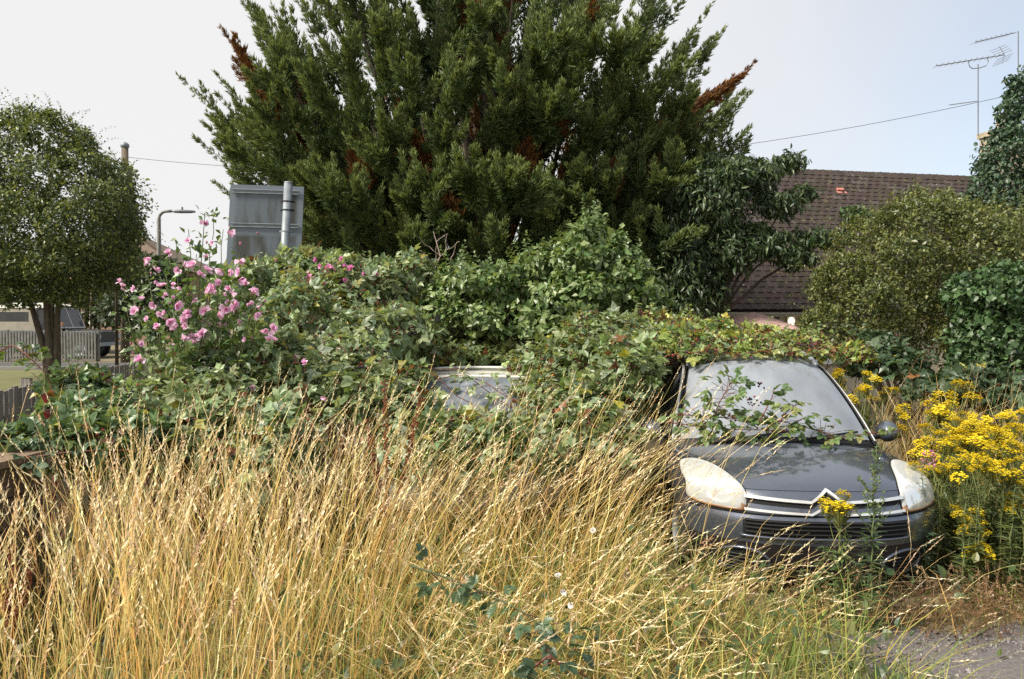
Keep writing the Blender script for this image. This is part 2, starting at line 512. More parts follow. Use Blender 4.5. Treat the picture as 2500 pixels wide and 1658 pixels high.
def shoots(mb, blobs, k, rng, lo=.15, hi=.35, size=.07, cols=((.1, .15, .05),), tpl=T_OVATE, m=9, stem=None, up=.8, low=0.0):
    """short leafy shoots standing out of the surface"""
    p, nn, dd = blob_points(blobs, k, rng, .05, low)
    for i in range(k):
        d = nrm(nn[i] * .7 + np.array([0, 0, up]) + rng.normal(0, .35, 3)); ln = rng.uniform(lo, hi)
        t = np.linspace(.05, 1, m)
        sag = np.array([0, 0, -.35 * ln])
        q = p[i] - d * .05 + d * (t * ln)[:, None] + sag * (t ** 2)[:, None]
        a = np.arange(m) * 2.4 + rng.uniform(0, 6)
        s1 = nrm(np.cross(d, [.3, .2, 1.0])); s2 = np.cross(d, s1)
        dv = nrm(np.cos(a)[:, None] * s1 + np.sin(a)[:, None] * s2 + d * (.3 + .5 * t)[:, None])
        zz = nrm(np.tile(d + [0, 0, .6], (m, 1)) + rng.normal(0, .3, (m, 3)))
        mb.inst(tpl, frames(dv, zz) * (size * (1.15 - .5 * t) * rng.uniform(.8, 1.2, m))[:, None, None], q, palette(cols, m, rng))
        if stem is not None: stem.tube(q[::2], np.linspace(.004, .0015, len(q[::2])), 4, (.15, .07, .035))


def limb(a, b, bend, rng, m=7, wob=0.03):
    a, b = np.asarray(a, float), np.asarray(b, float)
    t = np.linspace(0, 1, m)[:, None]
    c = (a + b) / 2 + np.asarray(bend, float)
    p = (1 - t) ** 2 * a + 2 * t * (1 - t) * c + t ** 2 * b
    p[1:-1] += rng.normal(0, wob, (m - 2, 3))
    return p


# ================================================================== THE SETTING
def sstep(a, b, x):
    t = np.clip((x - a) / (b - a), 0, 1); return t * t * (3 - 2 * t)


def ground_z(x, y):
    """the lot is level; the street side to the back on the left lies about 0.6 m higher"""
    x, y = np.asarray(x, float), np.asarray(y, float)
    return 0.6 * sstep(12.0, 17.0, y) * sstep(-4.0, -7.0, x) + 0.35 * sstep(-4.5, -6.5, x) * sstep(5, 8, y) * (1 - sstep(12.0, 17.0, y))


xs = np.concatenate([np.linspace(-600, -30, 12), np.linspace(-28, 28, 113), np.linspace(30, 600, 12)])
ys = np.concatenate([np.linspace(-60, -2, 8), np.linspace(-1, 34, 71), np.linspace(36, 900, 16)])
GX, GY = np.meshgrid(xs, ys)
GZ = ground_z(GX, GY) + np.where((GY > -1) & (GY < 34), 0.012 * np.sin(GX * 3.1) * np.sin(GY * 2.7), 0)
g = MB().grid(np.stack([GX, GY, GZ], -1)).build('ground', M['soil'], smooth=True)
tag(g, 'bare dry soil and dead grass of the overgrown lot', 'ground', kind='structure')

# gravel track at the front on the right
r = np.random.default_rng(11)
gx = np.linspace(1.55, 7.5, 60); gy = np.linspace(1.0, 5.4, 45)
A, Bq = np.meshgrid(gx, gy)
G = np.stack([A, Bq + .0 * A, 0.022 + 0.012 * np.sin(A * 5) * np.sin(Bq * 6)], -1)
edge = sstep(0, .35, (5.30 - 0.05 * np.sin(A * 7) - Bq)) * sstep(0, .4, A - 1.55 - .06 * np.sin(Bq * 9))
G[..., 2] = G[..., 2] * edge - 0.02 * (1 - edge)
tag(MB().grid(G).build('gravel_track', M['gravel'], smooth=True), 'grey gravel track in front of the dark car', 'track', kind='structure')
n = 9000
p = np.stack([r.uniform(1.7, 6.0, n), 5.35 - r.random(n) ** 1.1 * 2.2, np.zeros(n)], 1)
p[:, 2] = 0.024
keep = r.random(n) < np.clip((5.25 - p[:, 1] + r.normal(0, .1, n)) / .35, 0, 1)
p = p[keep]; n = len(p)
R = frames(nrm(r.normal(size=(n, 3))), nrm(r.normal(size=(n, 3))))
sc = np.stack([r.uniform(.6, 1.2, n), r.uniform(.5, 1, n), r.uniform(.4, .8, n)], 1) * (0.008 + 0.014 * r.random(n) ** 3)[:, None]
st = MB().inst(T_OCT, R * sc[:, None, :], p, palette([(.23, .215, .215), (.17, .155, .155), (.30, .285, .28), (.13, .11, .10), (.24, .205, .18)], n, r, .15))
tag(st.build('gravel', M['stone']), 'loose grey gravel stones strewn over the track', 'gravel', kind='stuff')

# street behind the lot on the left: grass verge, pavement, road
def sheet(name, x0, x1, y0, y1, z, mat, label, cat, nx=40, ny=12, amp=0.0):
    A, Bq = np.meshgrid(np.linspace(x0, x1, nx), np.linspace(y0, y1, ny))
    Z = ground_z(A, Bq) + z + amp * np.sin(A * 2.3) * np.sin(Bq * 1.9)
    return tag(MB().grid(np.stack([A, Bq, Z], -1)).build(name, mat, smooth=True), label, cat, kind='structure')

sheet('verge', -30, -6.4, 9.5, 21.8, 0.016, M['verge'], 'dry mown grass verge beyond the weathered board fence', 'verge', 90, 60)
sheet('road', -60, -7.2, 22.0, 25.6, 0.012, M['asphalt'], 'grey asphalt side road behind the verge', 'road')
kb = MB()
kb.box((-60, 21.78, .58), (-7.2, 22.0, .70), (.26, .25, .23))
tag(kb.build('kerb', M['stone']), 'low pale kerb between verge and side road', 'kerb', kind='structure')


# ------------------------------------------------------------------ tiled bungalow behind on the right
YAW = math.radians(11.7)
HX = np.array([math.cos(YAW), math.sin(YAW), 0.0])         # along the ridge, to the right and away
HY = np.array([-math.sin(YAW), math.cos(YAW), 0.0])        # into the house
H0 = P(1500, 760, 17.6); H0[2] = 0.0                        # left end of the eave line on the ground
house = thing('bungalow', H0, 'bungalow with dark mossy tiled roof behind the trees beside the car', 'house')
def hp(u, v, z): return H0 + HX * u + HY * v + np.array([0, 0, z])
LEN, RUN, EAVE, RIDGE = 13.2, 4.1, 2.20, 6.28
def hbox(mb, u0, u1, v0, v1, z0, z1, col=(1, 1, 1)):
    Mx = np.eye(4); Mx[:3, 0] = HX; Mx[:3, 1] = HY; Mx[:3, 3] = H0
    return mb.box((u0, v0, z0), (u1, v1, z1), col, Mx)
w = MB()
U0, U1, V0, V1 = .25, LEN - .25, .32, 2 * RUN - .32
def quad(mb, a, b, c, d): mb.raw([a, b, c, d], [(0, 1, 2, 3)])
quad(w, hp(U0, V0, 0), hp(U1, V0, 0), hp(U1, V0, 2.18), hp(U0, V0, 2.18))
quad(w, hp(U1, V1, 0), hp(U0, V1, 0), hp(U0, V1, 2.18), hp(U1, V1, 2.18))
for u, f in ((U0, 1), (U1, -1)):
    pts = [hp(u, V0, 0), hp(u, V1, 0), hp(u, V1, 2.4), hp(u, RUN, RIDGE - .25), hp(u, V0, 2.4)]
    w.raw(pts, [(0, 1, 2, 3, 4)[::f]])
w.build('wall', M['cream'], house)
SL = math.hypot(RUN, RIDGE - EAVE)
sv = np.array([RUN / SL, (RIDGE - EAVE) / SL])              # up the slope: (into, up)
NT = np.array([0, -sv[1], sv[0]])
Mroof = np.stack([HX, HY * sv[0] + np.array([0, 0, sv[1]]), -HY * sv[1] + np.array([0, 0, sv[0]])], 1)
rf = MB()
for sgn in (0, 1):
    if sgn == 0:
        q = [hp(0, -.05, EAVE - .06), hp(LEN, -.05, EAVE - .06), hp(LEN, RUN, RIDGE - .03), hp(0, RUN, RIDGE - .03)]
    else:
        q = [hp(LEN, 2 * RUN + .05, EAVE - .06), hp(0, 2 * RUN + .05, EAVE - .06), hp(0, RUN, RIDGE - .03), hp(LEN, RUN, RIDGE - .03)]
    rf.raw(q, [(0, 1, 2, 3)])
roof = rf.build('roof', M['tile'], house)
# tiles: real lapped pieces, the nearest 300 as single objects
GA, TW, TL = 0.19, 0.235, 0.30
r = np.random.default_rng(5)
tv = np.array([[-.5, 0, 0], [-.17, 0, .014], [.17, 0, -.004], [.5, 0, .008], [-.5, 1, 0], [-.17, 1, .014], [.17, 1, -.004], [.5, 1, .008]])
tv = np.concatenate([tv * np.array([TW * .97, TL, 1.0]) + np.array([0, 0, .022]), tv * np.array([TW * .97, TL, 1.0])])
tf = [(0, 1, 5, 4), (1, 2, 6, 5), (2, 3, 7, 6), (1, 0, 8, 9), (2, 1, 9, 10), (3, 2, 10, 11), (0, 4, 12, 8), (7, 3, 11, 15)]
T_TILE = (tv, tf, np.ones((16, 3)))
rows, colsn = int(SL / GA), int(LEN / TW)
pos, ang = [], []
for i in range(rows):
    for j in range(colsn):
        u = (j + .5 + (.5 if i % 2 else 0)) * TW
        if u > LEN - .05: continue
        pos.append((u, i * GA)); ang.append(r.normal(0, .012))
pos = np.array(pos); nt_ = len(pos)
Tw = H0 + np.outer(pos[:, 0], HX) + np.outer(pos[:, 1] * sv[0] - .05, HY) + np.outer(pos[:, 1] * sv[1] + EAVE + .0, [0, 0, 1])
tilt = -0.075
Rt = np.zeros((nt_, 3, 3))
for i in range(nt_):
    a, tl = ang[i], tilt + r.normal(0, .012)
    Rz = np.array([[math.cos(a), -math.sin(a), 0], [math.sin(a), math.cos(a), 0], [0, 0, 1]])
    Rx = np.array([[1, 0, 0], [0, math.cos(tl), -math.sin(tl)], [0, math.sin(tl), math.cos(tl)]])
    Rt[i] = Mroof @ Rz @ Rx
# mossy bands, lichen specks and redder tiles
tc = palette([(1, 1, 1), (.88, .9, .9), (1.15, 1.0, .97), (.85, .92, .75), (1.06, 1, 1.03), (.8, .8, .8)], nt_, r, .10)
hi = (r.random(nt_) < .05 + .16 * (pos[:, 1] / SL) ** 2)
tc[hi] = np.array([1.5, 1.7, 1.8]) * r.uniform(.7, 1.2, (hi.sum(), 1))
tc = np.clip(tc, 0.05, 8)
Tw = Tw + Rt[:, :, 2] * .03
px_t = 1250 + FPX * Tw[:, 0] / Tw[:, 1]
vis = (px_t > 1590) & (px_t < 2080) & (Tw[:, 1] < 30)
order = np.argsort(np.where(vis, Tw[:, 1], 99))[:300]
single = np.zeros(nt_, bool); single[order] = True
tb = MB()
V, F, _ = T_TILE
N = int((~single).sum())
vv = np.einsum('nij,kj->nki', Rt[~single], V) + Tw[~single][:, None, :]
lo = np.concatenate([np.asarray(f) for f in F]); sz = np.array([len(f) for f in F])
tb.v.append(vv.reshape(-1, 3)); tb.l.append((lo[None] + (np.arange(N) * 16)[:, None]).ravel()); tb.n.append(np.tile(sz, N))
tb.c.append(np.repeat(tc[~single], 16, 0)); tb.k = N * 16
tag(tb.build('roof_tiles', M['tile'], roof), kind='stuff')
tile_meshes = []
for c in [(1, 1, 1), (.86, .9, .88), (1.18, 1.0, .95), (.82, .9, .72), (1.4, 1.45, 1.5), (.78, .77, .78)]:
    tile_meshes.append(MB().inst(T_TILE, np.eye(3)[None], np.zeros((1, 3)), np.array([c], float)).mesh('tile', M['tile']))
    a = tile_meshes[-1].attributes['Col']
    a.data.foreach_set('color', np.tile(np.array([*c, 1], np.float32), 16))
for k in order:
    o = link('tile', tile_meshes[r.choice(6, p=[.3, .2, .18, .14, .04, .14])], roof)
    mm = np.eye(4); mm[:3, :3] = Rt[k]; mm[:3, 3] = Tw[k]
    o.matrix_basis = Matrix(mm.tolist())
rd = MB()
for k in range(int(LEN / .42)):
    u = k * .42
    a = np.linspace(-1.0, 1.0, 7) * 1.15
    G = np.stack([np.stack([hp(uu, RUN + .16 * math.sin(t), RIDGE - .13 + .17 * math.cos(t) + (.012 if uu == u else 0)) for t in a]) for uu in (u, u + .405)])
    rd.grid(G)
rd.build('ridge_tiles', M['tile'], roof, smooth=False)
# pinkish vent tiles
M['pink'] = plain('pink_clay', (.52, .20, .16), .85, namp=.25)
for (px, py) in ((2050, 474), (2297, 486)):
    d0 = 20.0
    for _ in range(12):                                      # slide along the view line onto the slope
        q = P(px, py, d0); v = (q - H0) @ HY
        zr = EAVE + v * sv[1] / sv[0]
        d0 += (q[2] - zr) * 0.6
    q = P(px, py, d0)
    vt = MB()
    for (lo_, hi_) in (((-.17, -.07, .05), (.17, .05, .085)), ((-.10, .03, .06), (.10, .12, .13))):
        x0, y0, z0 = lo_; x1, y1, z1 = hi_
        c8 = np.array([[x, y, z] for z in (z0, z1) for (x, y) in ((x0, y0), (x1, y0), (x1, y1), (x0, y1))])
        c8 = c8 @ Mroof.T + q
        vt.raw(c8, [(0, 3, 2, 1), (4, 5, 6, 7), (0, 1, 5, 4), (1, 2, 6, 5), (2, 3, 7, 6), (3, 0, 4, 7)])
    tag(vt.build('vent_tile', M['pink'], house), 'new pink clay vent tile on the brown roof')
# eaves, gutter, windows, downpipe, wall lamp
M['gutter'] = plain('gutter_plastic', (.46, .43, .37), .5, namp=.25)
hbox(MB(), .0, LEN, .0, .30, EAVE - .13, EAVE - .085).build('soffit', M['white'], house)
gt = MB(); a = np.linspace(PI, 2 * PI, 8)
G = np.stack([np.stack([hp(u, -.10 + .06 * math.cos(t), EAVE - .045 + .06 * math.sin(t)) for t in a]) for u in np.linspace(0, LEN, 8)])
gt.grid(G); gt.grid(G * 1 + np.array([0, 0, .004]), flip=True)
gt.build('gutter', M['gutter'], house, smooth=True)
def along(px, v=.32):
    """u along the facade for an image column"""
    a = (px - 1250) / FPX
    q = H0 + HY * v
    return (a * q[1] - q[0]) / (HX[0] - a * HX[1])
hbox(MB(), along(1895), along(1903), .19, .30, 0, EAVE - .09).build('downpipe', M['gutter'], house)
M['pane'] = glass_mat('window_pane', .12, (.4, .4, .4), (.03, .025, .02), .04, .2)
for (pa, pb, z0, z1) in ((1780, 1885, 1.0, 1.98), (1975, 2085, 1.0, 1.9), (1640, 1730, 1.0, 1.95)):
    u0, u1 = along(pa), along(pb)
    wf = MB()
    for (a0, a1, b0, b1) in ((u0, u1, z0, z0 + .07), (u0, u1, z1 - .07, z1), (u0, u0 + .07, z0 + .07, z1 - .07), (u1 - .07, u1, z0 + .07, z1 - .07), ((u0 + u1) / 2 - .03, (u0 + u1) / 2 + .03, z0 + .07, z1 - .07)):
        hbox(wf, a0, a1, .25, .32, b0, b1)
    wo = wf.build('window', M['white'], house)
    hbox(MB(), u0 + .07, u1 - .07, .285, .31, z0 + .07, z1 - .07).build('pane', M['pane'], wo)
    hbox(MB(), u0 - .05, u1 + .05, .18, .315, z0 - .06, z0 - .003).build('sill', M['white'], wo)
ul = along(1928)
wl_ = hbox(MB(), ul - .10, ul + .10, .255, .315, 1.83, 2.06).build('wall_lamp', M['white'], house)
lm = MB(); th = np.linspace(0, 2 * PI, 13); ph = np.linspace(0, PI / 2, 5)
G = np.stack([np.stack([hp(ul + .085 * math.cos(t) * math.cos(f_), .255 - .07 * math.sin(f_), 1.945 + .11 * math.sin(t) * math.cos(f_)) for t in th]) for f_ in ph])
lm.grid(G)
lm.build('lamp_glass', emit_mat('lamp_glow', (1.0, .86, .60), 1.1), wl_, smooth=True)
# chimney with pot
M['chim'] = plain('chimney_render', (.42, .36, .25), .9, col2=(.24, .20, .15), nscale=6, bump=.6, bscale=30)
cu = along(2436, RUN)
ch = hbox(MB(), cu - .42, cu + .52, RUN - .36, RUN + .36, 5.4, 7.55).build('chimney', M['chim'], house)
hbox(MB(), cu - .48, cu + .58, RUN - .42, RUN + .42, 7.552, 7.70).build('chimney_cap', M['chim'], ch)
pt = MB()
cp_ = hp(cu + .0, RUN, 7.70)
pt.tube([cp_, cp_ + [0, 0, .1], cp_ + [0, 0, .42], cp_ + [0, 0, .44], cp_ + [0, 0, .5]], [.17, .15, .13, .17, .16], 12)
pt.build('chimney_pot', plain('clay_pot', (.40, .34, .27), .85), ch, smooth=False)


# ------------------------------------------------------------------ aerials and overhead cable
M['alu'] = plain('dull_aluminium', (.20, .21, .22), .5, metal=.4, namp=.3, nscale=30)
def aerial(mast_px, top_py, bot_py, d, boom, n_el, el_len, label, refl=True, bracket=False):
    base = P(mast_px, bot_py, d); top = P(mast_px, top_py, d)
    t = thing('television_aerial', base, label, 'aerial', 'television aerials on the chimney')
    MB().tube([base, top], .014, 8).build('mast', M['alu'], t)
    a, b = P(boom[0], boom[1], d - .25), P(boom[2], boom[3], d + .25)
    bm = MB().tube([a, b], .014, 6).build('boom', M['alu'], t)
    ax = nrm(b - a); side = nrm(np.cross(ax, [0, 0, 1.0])); up = np.cross(side, ax)
    for k in range(n_el):
        q = a + (b - a) * (k + .2) / n_el
        e = MB().tube([q - side * el_len - up * .02, q, q + side * el_len - up * .02], .005, 5)
        e.tube([q, q + up * .05], .009, 5)
        e.build('director', M['alu'], bm)
    if refl:
        q = b
        e = MB()
        for s_ in (-1, 1):
            for k in range(4):
                o = q + up * s_ * (.05 + .055 * k) - ax * .10 * k * .6
                e.tube([o - side * .28, o + side * .28], .006, 5)
            e.tube([q, q + up * s_ * .25 - ax * .12], .007, 5)
        e.build('reflector', M['alu'], bm)
    if bracket:
        c0, c1 = a + (b - a) * .47, a + (b - a) * .75
        pp = [c0, c0 - up * .16, c0 + (c1 - c0) * .15 - up * .24, (c0 + c1) / 2 - up * .25, c0 + (c1 - c0) * .85 - up * .22, c1 - up * .14, c1]
        MB().tube(pp, .012, 6).build('bracket', M['alu'], t)
    return t
DA = 22.4
ae = aerial(2388, 157, 332, DA, (2285, 161, 2452, 134), 12, .16, 'long television aerial with a curved bracket on the middle mast by the chimney', True, True)
a, b = P(2320, 256, DA - .2), P(2386, 247, DA)
bm = MB().tube([a, b], .012, 6).build('boom', M['alu'], ae)
for k in range(9):
    q = a + (b - a) * (k + .3) / 9
    MB().tube([q - [0, .12, .03], q + [0, .12, .03]], .008, 5).build('director', M['alu'], bm)
aerial(2486, 76, 320, DA + .5, (2381, 103, 2478, 80), 8, .22, 'short stubby television aerial on the tallest mast at the picture edge', False)
q = P(2486, 76, DA + .5)

pole_p = P(305, 800, 26.0); pole_p[2] = .6
pole = thing('telegraph_pole', pole_p, 'wooden telegraph pole with a rounded cap beyond the hawthorn tree', 'pole')
ptop = P(305, 362, 26.0)
MB().tube([pole_p, lerp(pole_p, ptop, .5), ptop], [.15, .125, .105], 12).build('shaft', plain('pole_wood', (.17, .135, .10), .85, col2=(.09, .075, .055), nscale=5, stretch=(3, 3, .3)), pole, smooth=True)
MB().tube([ptop, ptop + [0, 0, .05], ptop + [0, 0, .13], ptop + [0, 0, .2]], [.10, .14, .13, .04], 12).build('cap', M['galv'], pole, smooth=True)
z1 = P(305, 425, 26.0)
MB().box(z1 + [-.16, -.16, -.22], z1 + [.16, .16, .16]).build('junction_box', M['black'], pole)
c0 = P(312, 384, 26.0); c1 = P(2480, 229, 22.6)
t = np.linspace(0, 1, 40)[:, None]
cab = c0 * (1 - t) + c1 * t; cab[:, 2] -= (1.15 * 4 * t * (1 - t))[:, 0]
tag(MB().tube(cab, .007, 5).build('overhead_cable', M['black']), 'thin black telephone cable sagging from the pole to the chimney', 'cable')

lp = P(388, 800, 27.0); lp[2] = .6
lamp = thing('street_lamp', lp, 'grey street lamp with a swan neck against the white sky', 'street lamp')
M['lamppost'] = plain('lamp_post_paint', (.22, .22, .20), .6, namp=.3)
lt = P(388, 535, 27.0)
arc = [lp, lerp(lp, lt, .5), lt]
for k in range(1, 7):
    a = k / 6 * PI / 2
    arc.append(lt + np.array([.26 * (1 - math.cos(a)), 0, .26 * math.sin(a)]))
e = arc[-1]; arc.append(e + np.array([.18, 0, .01]))
MB().tube(arc, [.10, .085, .06] + [.05] * 7, 10).build('column', M['lamppost'], lamp, smooth=True)
hd = arc[-1]
th = np.linspace(0, 2 * PI, 13)
G = np.stack([np.stack([hd + np.array([x, .13 * w_ * math.cos(a), .055 * h_ * math.sin(a) + zc]) for a in th]) for (x, w_, h_, zc) in
              ((0, .35, .6, 0), (.12, .7, 1, -.01), (.35, 1, 1.15, -.015), (.62, .9, 1, -.02), (.78, .5, .6, -.02), (.80, .05, .05, -.02))])
MB().grid(G).build('lantern', M['galv'], lamp, smooth=True)
q = hd + np.array([.35, 0, .05])
MB().tube([q, q + [0, 0, .09]], [.035, .03], 8).build('photocell', M['lamppost'], lamp)

# far house with a hipped brown roof
fh = P(250, 800, 46.0); fh[2] = .6
far = thing('hip_roofed_house', fh, 'far brick house whose brown roof slope falls behind the street lamp', 'house')
ax0, ax1 = P(130, 800, 46)[0], P(445, 800, 46)[0]
zr, ze = P(300, 545, 48)[2], P(300, 660, 46)[2]
apx = P(296, 545, 50)[0]
mbw = MB().box((ax0, 46.3, .6), (ax1 - .4, 55, ze))
wallf = mbw.build('wall', plain('far_brick', (.30, .19, .14), .9, namp=.3, nscale=6), far)
rr = MB().raw([[ax0 - .3, 45.9, ze], [ax1, 45.9, ze], [ax1, 55.4, ze], [ax0 - .3, 55.4, ze], [ax0 + 2.5, 50.5, zr], [apx, 50.5, zr]],
              [(0, 1, 5, 4), (1, 2, 5), (2, 3, 4, 5), (3, 0, 4)])
rr.build('roof', plain('far_tiles', (.16, .115, .085), .9, namp=.35, nscale=4, stretch=(.4, .4, 5)), far)


# ------------------------------------------------------------------ road sign seen from behind
sp = P(690, 800, 10.4); sp[2] = 0
sign = thing('road_sign', sp, 'back of a grey metal road sign on a galvanised pole in the brambles', 'sign')
m, nt, out = new_mat('sign_back'); N_, L_ = nt.nodes, nt.links
b_ = N_.new('ShaderNodeBsdfPrincipled'); b_.inputs['Roughness'].default_value = .6; b_.inputs['Metallic'].default_value = .2
tc_ = N_.new('ShaderNodeTexCoord'); mp_ = N_.new('ShaderNodeMapping'); mp_.inputs['Scale'].default_value = (4, 4, .7)
no_ = N_.new('ShaderNodeTexNoise'); no_.inputs['Scale'].default_value = 2.2; no_.inputs['Detail'].default_value = 8
L_.new(tc_.outputs['Object'], mp_.inputs[0]); L_.new(mp_.outputs[0], no_.inputs['Vector'])
cr = N_.new('ShaderNodeValToRGB'); cr.color_ramp.elements[0].position = .42; cr.color_ramp.elements[1].position = .62
cr.color_ramp.elements[0].color = (.13, .155, .18, 1); cr.color_ramp.elements[1].color = (.062, .064, .058, 1)
at_ = N_.new('ShaderNodeAttribute'); at_.attribute_name = 'Col'
sp_ = N_.new('ShaderNodeSeparateColor'); L_.new(at_.outputs['Color'], sp_.inputs[0])
mx_ = N_.new('ShaderNodeMix'); mx_.data_type = 'RGBA'; mx_.inputs['B'].default_value = (.17, .20, .235, 1)
L_.new(sp_.outputs[0], mx_.inputs['Factor']); L_.new(no_.outputs['Fac'], cr.inputs[0]); L_.new(cr.outputs[0], mx_.inputs['A'])
L_.new(mx_.outputs['Result'], b_.inputs['Base Color']); L_.new(b_.outputs[0], out.inputs[0])
M['signback'] = m
ds = 10.55
TL_, TR_, BR_, BL_ = P(563, 450, ds - .10), P(742, 456, ds + .10), P(733, 668, ds + .10), P(551, 666, ds - .10)
nu, nv = 19, 23
G = np.stack([np.stack([lerp(lerp(TL_, TR_, u), lerp(BL_, BR_, u), v) for u in np.linspace(0, 1, nu)]) for v in np.linspace(0, 1, nv)])
cu_ = np.ones((nv, nu, 3)); cu_[2:11, 2:-2] = 0; cu_[13:-1, 2:-2] = 0
board = MB().grid(G, cu_.reshape(-1, 3), flip=True)
board.grid(G + np.array([0, .02, 0]), cu_.reshape(-1, 3))
ring = np.concatenate([G[0], G[1:, -1], G[-1, ::-1][1:], G[::-1, 0][1:]])
board.grid(np.stack([ring, ring + np.array([0, .02, 0])]), np.ones((len(ring) * 2, 3)))
bo = board.build('board', M['signback'], sign)
bo.data.polygons.foreach_set('use_smooth', np.zeros(len(bo.data.polygons), bool))
ex = nrm(TR_ - TL_); ez = nrm(TL_ - BL_)
for v in (.075, .46, .965):
    a, b = lerp(TL_, BL_, v) + ex * .03, lerp(TR_, BR_, v) - ex * .05
    rb = MB()
    for dz in (-.022, .022):
        rb.tube([a + ez * dz - [0, .016, 0], b + ez * dz - [0, .016, 0]], .008, 4)
    rb.raw([a + ez * .012 - [0, .008, 0], b + ez * .012 - [0, .008, 0], b - ez * .012 - [0, .008, 0], a - ez * .012 - [0, .008, 0]], [(0, 3, 2, 1)])
    rb.build('rail', M['galv'], sign)
q0, q1 = P(704, 447, 10.40), P(688, 745, 10.40)
qb = q1 + (q1 - q0) * 1.2; qb[2] = -.2
MB().tube([qb, q1, q0], .055, 16).build('pole', M['galv'], sign, smooth=True)
MB().tube([q0, q0 + [0, 0, .015]], [.058, .05], 16).build('pole_cap', M['galv'], sign)
for py in (492, 513, 565, 612, 634):
    c = lerp(q0, q1, (py - 447) / (745 - 447.))
    ax = nrm(q1 - q0)
    cl = MB().tube([c - ax * .009, c + ax * .009], .0585, 16)
    cl.box(c + [-.085, .0, -.012], c + [-.05, .05, .012]); cl.box(c + [.05, .0, -.012], c + [.085, .05, .012])
    cl.build('clamp', M['black'] if py in (492, 513, 612, 634) else M['galv'], sign)


# ------------------------------------------------------------------ fences and timber edging
def board_fence(name, a, b, ha, hb, bw, label, rng, thick=.02, rails=True, mat='oldwood', gap=.012, post=1.8):
    a, b = np.asarray(a, float), np.asarray(b, float)
    t = thing(name, (a + b) / 2 * [1, 1, 0] + [0, 0, min(a[2], b[2])], label, 'fence')
    L = np.linalg.norm((b - a)[:2]); ex = nrm(b - a); ex[2] = 0; ex = nrm(ex); ey = np.array([-ex[1], ex[0], 0])
    Mx = np.eye(4); Mx[:3, 0] = ex; Mx[:3, 1] = ey
    n = int(L / bw)
    for k in range(n):
        q = a + (b - a) * (k + .5) / n
        h = ha + (hb - ha) * (k + .5) / n + rng.normal(0, .012)
        Mk = Mx.copy(); Mk[:3, 3] = q
        mb = MB().box((-bw / 2 + gap / 2, -thick / 2 + rng.normal(0, .004), -.1), (bw / 2 - gap / 2, thick / 2 + rng.normal(0, .004), h), np.array([1, 1, 1]) * rng.uniform(.7, 1.15), Mk)
        mb.build('board', M[mat], t)
    if rails:
        for f in (.2, .8):
            Mk = Mx.copy(); Mk[:3, 3] = a
            rl = MB()
            pa, pb = a + ey * (thick / 2 + .03) + [0, 0, ha * f], b + ey * (thick / 2 + .03) + [0, 0, hb * f]
            rl.tube([pa, pb], .035, 4); rl.build('rail', M[mat], t)
        m_ = max(2, int(L / post) + 1)
        for k in range(m_):
            q = a + (b - a) * k / (m_ - 1)
            Mk = Mx.copy(); Mk[:3, 3] = q
            MB().box((-.045, thick / 2 + .065, -.2), (.045, thick / 2 + .155, ha + (hb - ha) * k / (m_ - 1) + .05), (1, 1, 1), Mk).build('post', M[mat], t)
    return t
r = np.random.default_rng(21)
fa = P(-150, 1000, 6.6); fb = P(95, 1000, 8.6); fc = P(430, 1000, 15.0)
for q in (fa, fb, fc): q[2] = float(ground_z(q[0], q[1]))
za, zb, zc = P(-150, 985, 6.6)[2], P(95, 935, 8.6)[2], P(430, 862, 15.0)[2]
board_fence('board_fence', fa, fb, za - fa[2], zb - fb[2], .105, 'weathered grey board fence at the left edge behind dark bramble leaves', r)
board_fence('board_fence', fb, fc, zb - fb[2], zc - fc[2], .115, 'long leaning board fence running back under the pink hibiscus', r)
g0, g1 = P(880, 900, 10.9), P(1075, 900, 11.6)
g0[2] = g1[2] = 0
board_fence('panel_fence', g0, g1, P(900, 741, 10.9)[2], P(1050, 752, 11.6)[2], .15, 'grey close board panel showing between brambles and the bright green bush', r, gap=.004)
# picket fence on the far side of the road
pf0, pf1 = P(-60, 880, 26.3), P(236, 880, 26.3)
pf0[2] = pf1[2] = .6
pk = thing('picket_fence', (pf0 + pf1) / 2, 'far fence of thin pale vertical pickets in front of the white vehicle', 'fence')
M['picket'] = plain('picket_paint', (.20, .20, .185), .8, namp=.4, nscale=6)
n = 40
for k in range(n):
    q = lerp(pf0, pf1, (k + .5) / n)
    MB().box(q + [-.032, -.01, 0], q + [.032, .01, 1.02 + r.normal(0, .012)]).build('picket', M['picket'], pk)
for z in (.3, .8):
    MB().box(pf0 + [0, .012, z], pf1 + [0, .05, z + .07]).build('rail', M['picket'], pk)
for k in range(5):
    q = lerp(pf0, pf1, k / 4.)
    MB().box(q + [-.05, .052, 0], q + [.05, .14, 1.05]).build('post', M['picket'], pk)
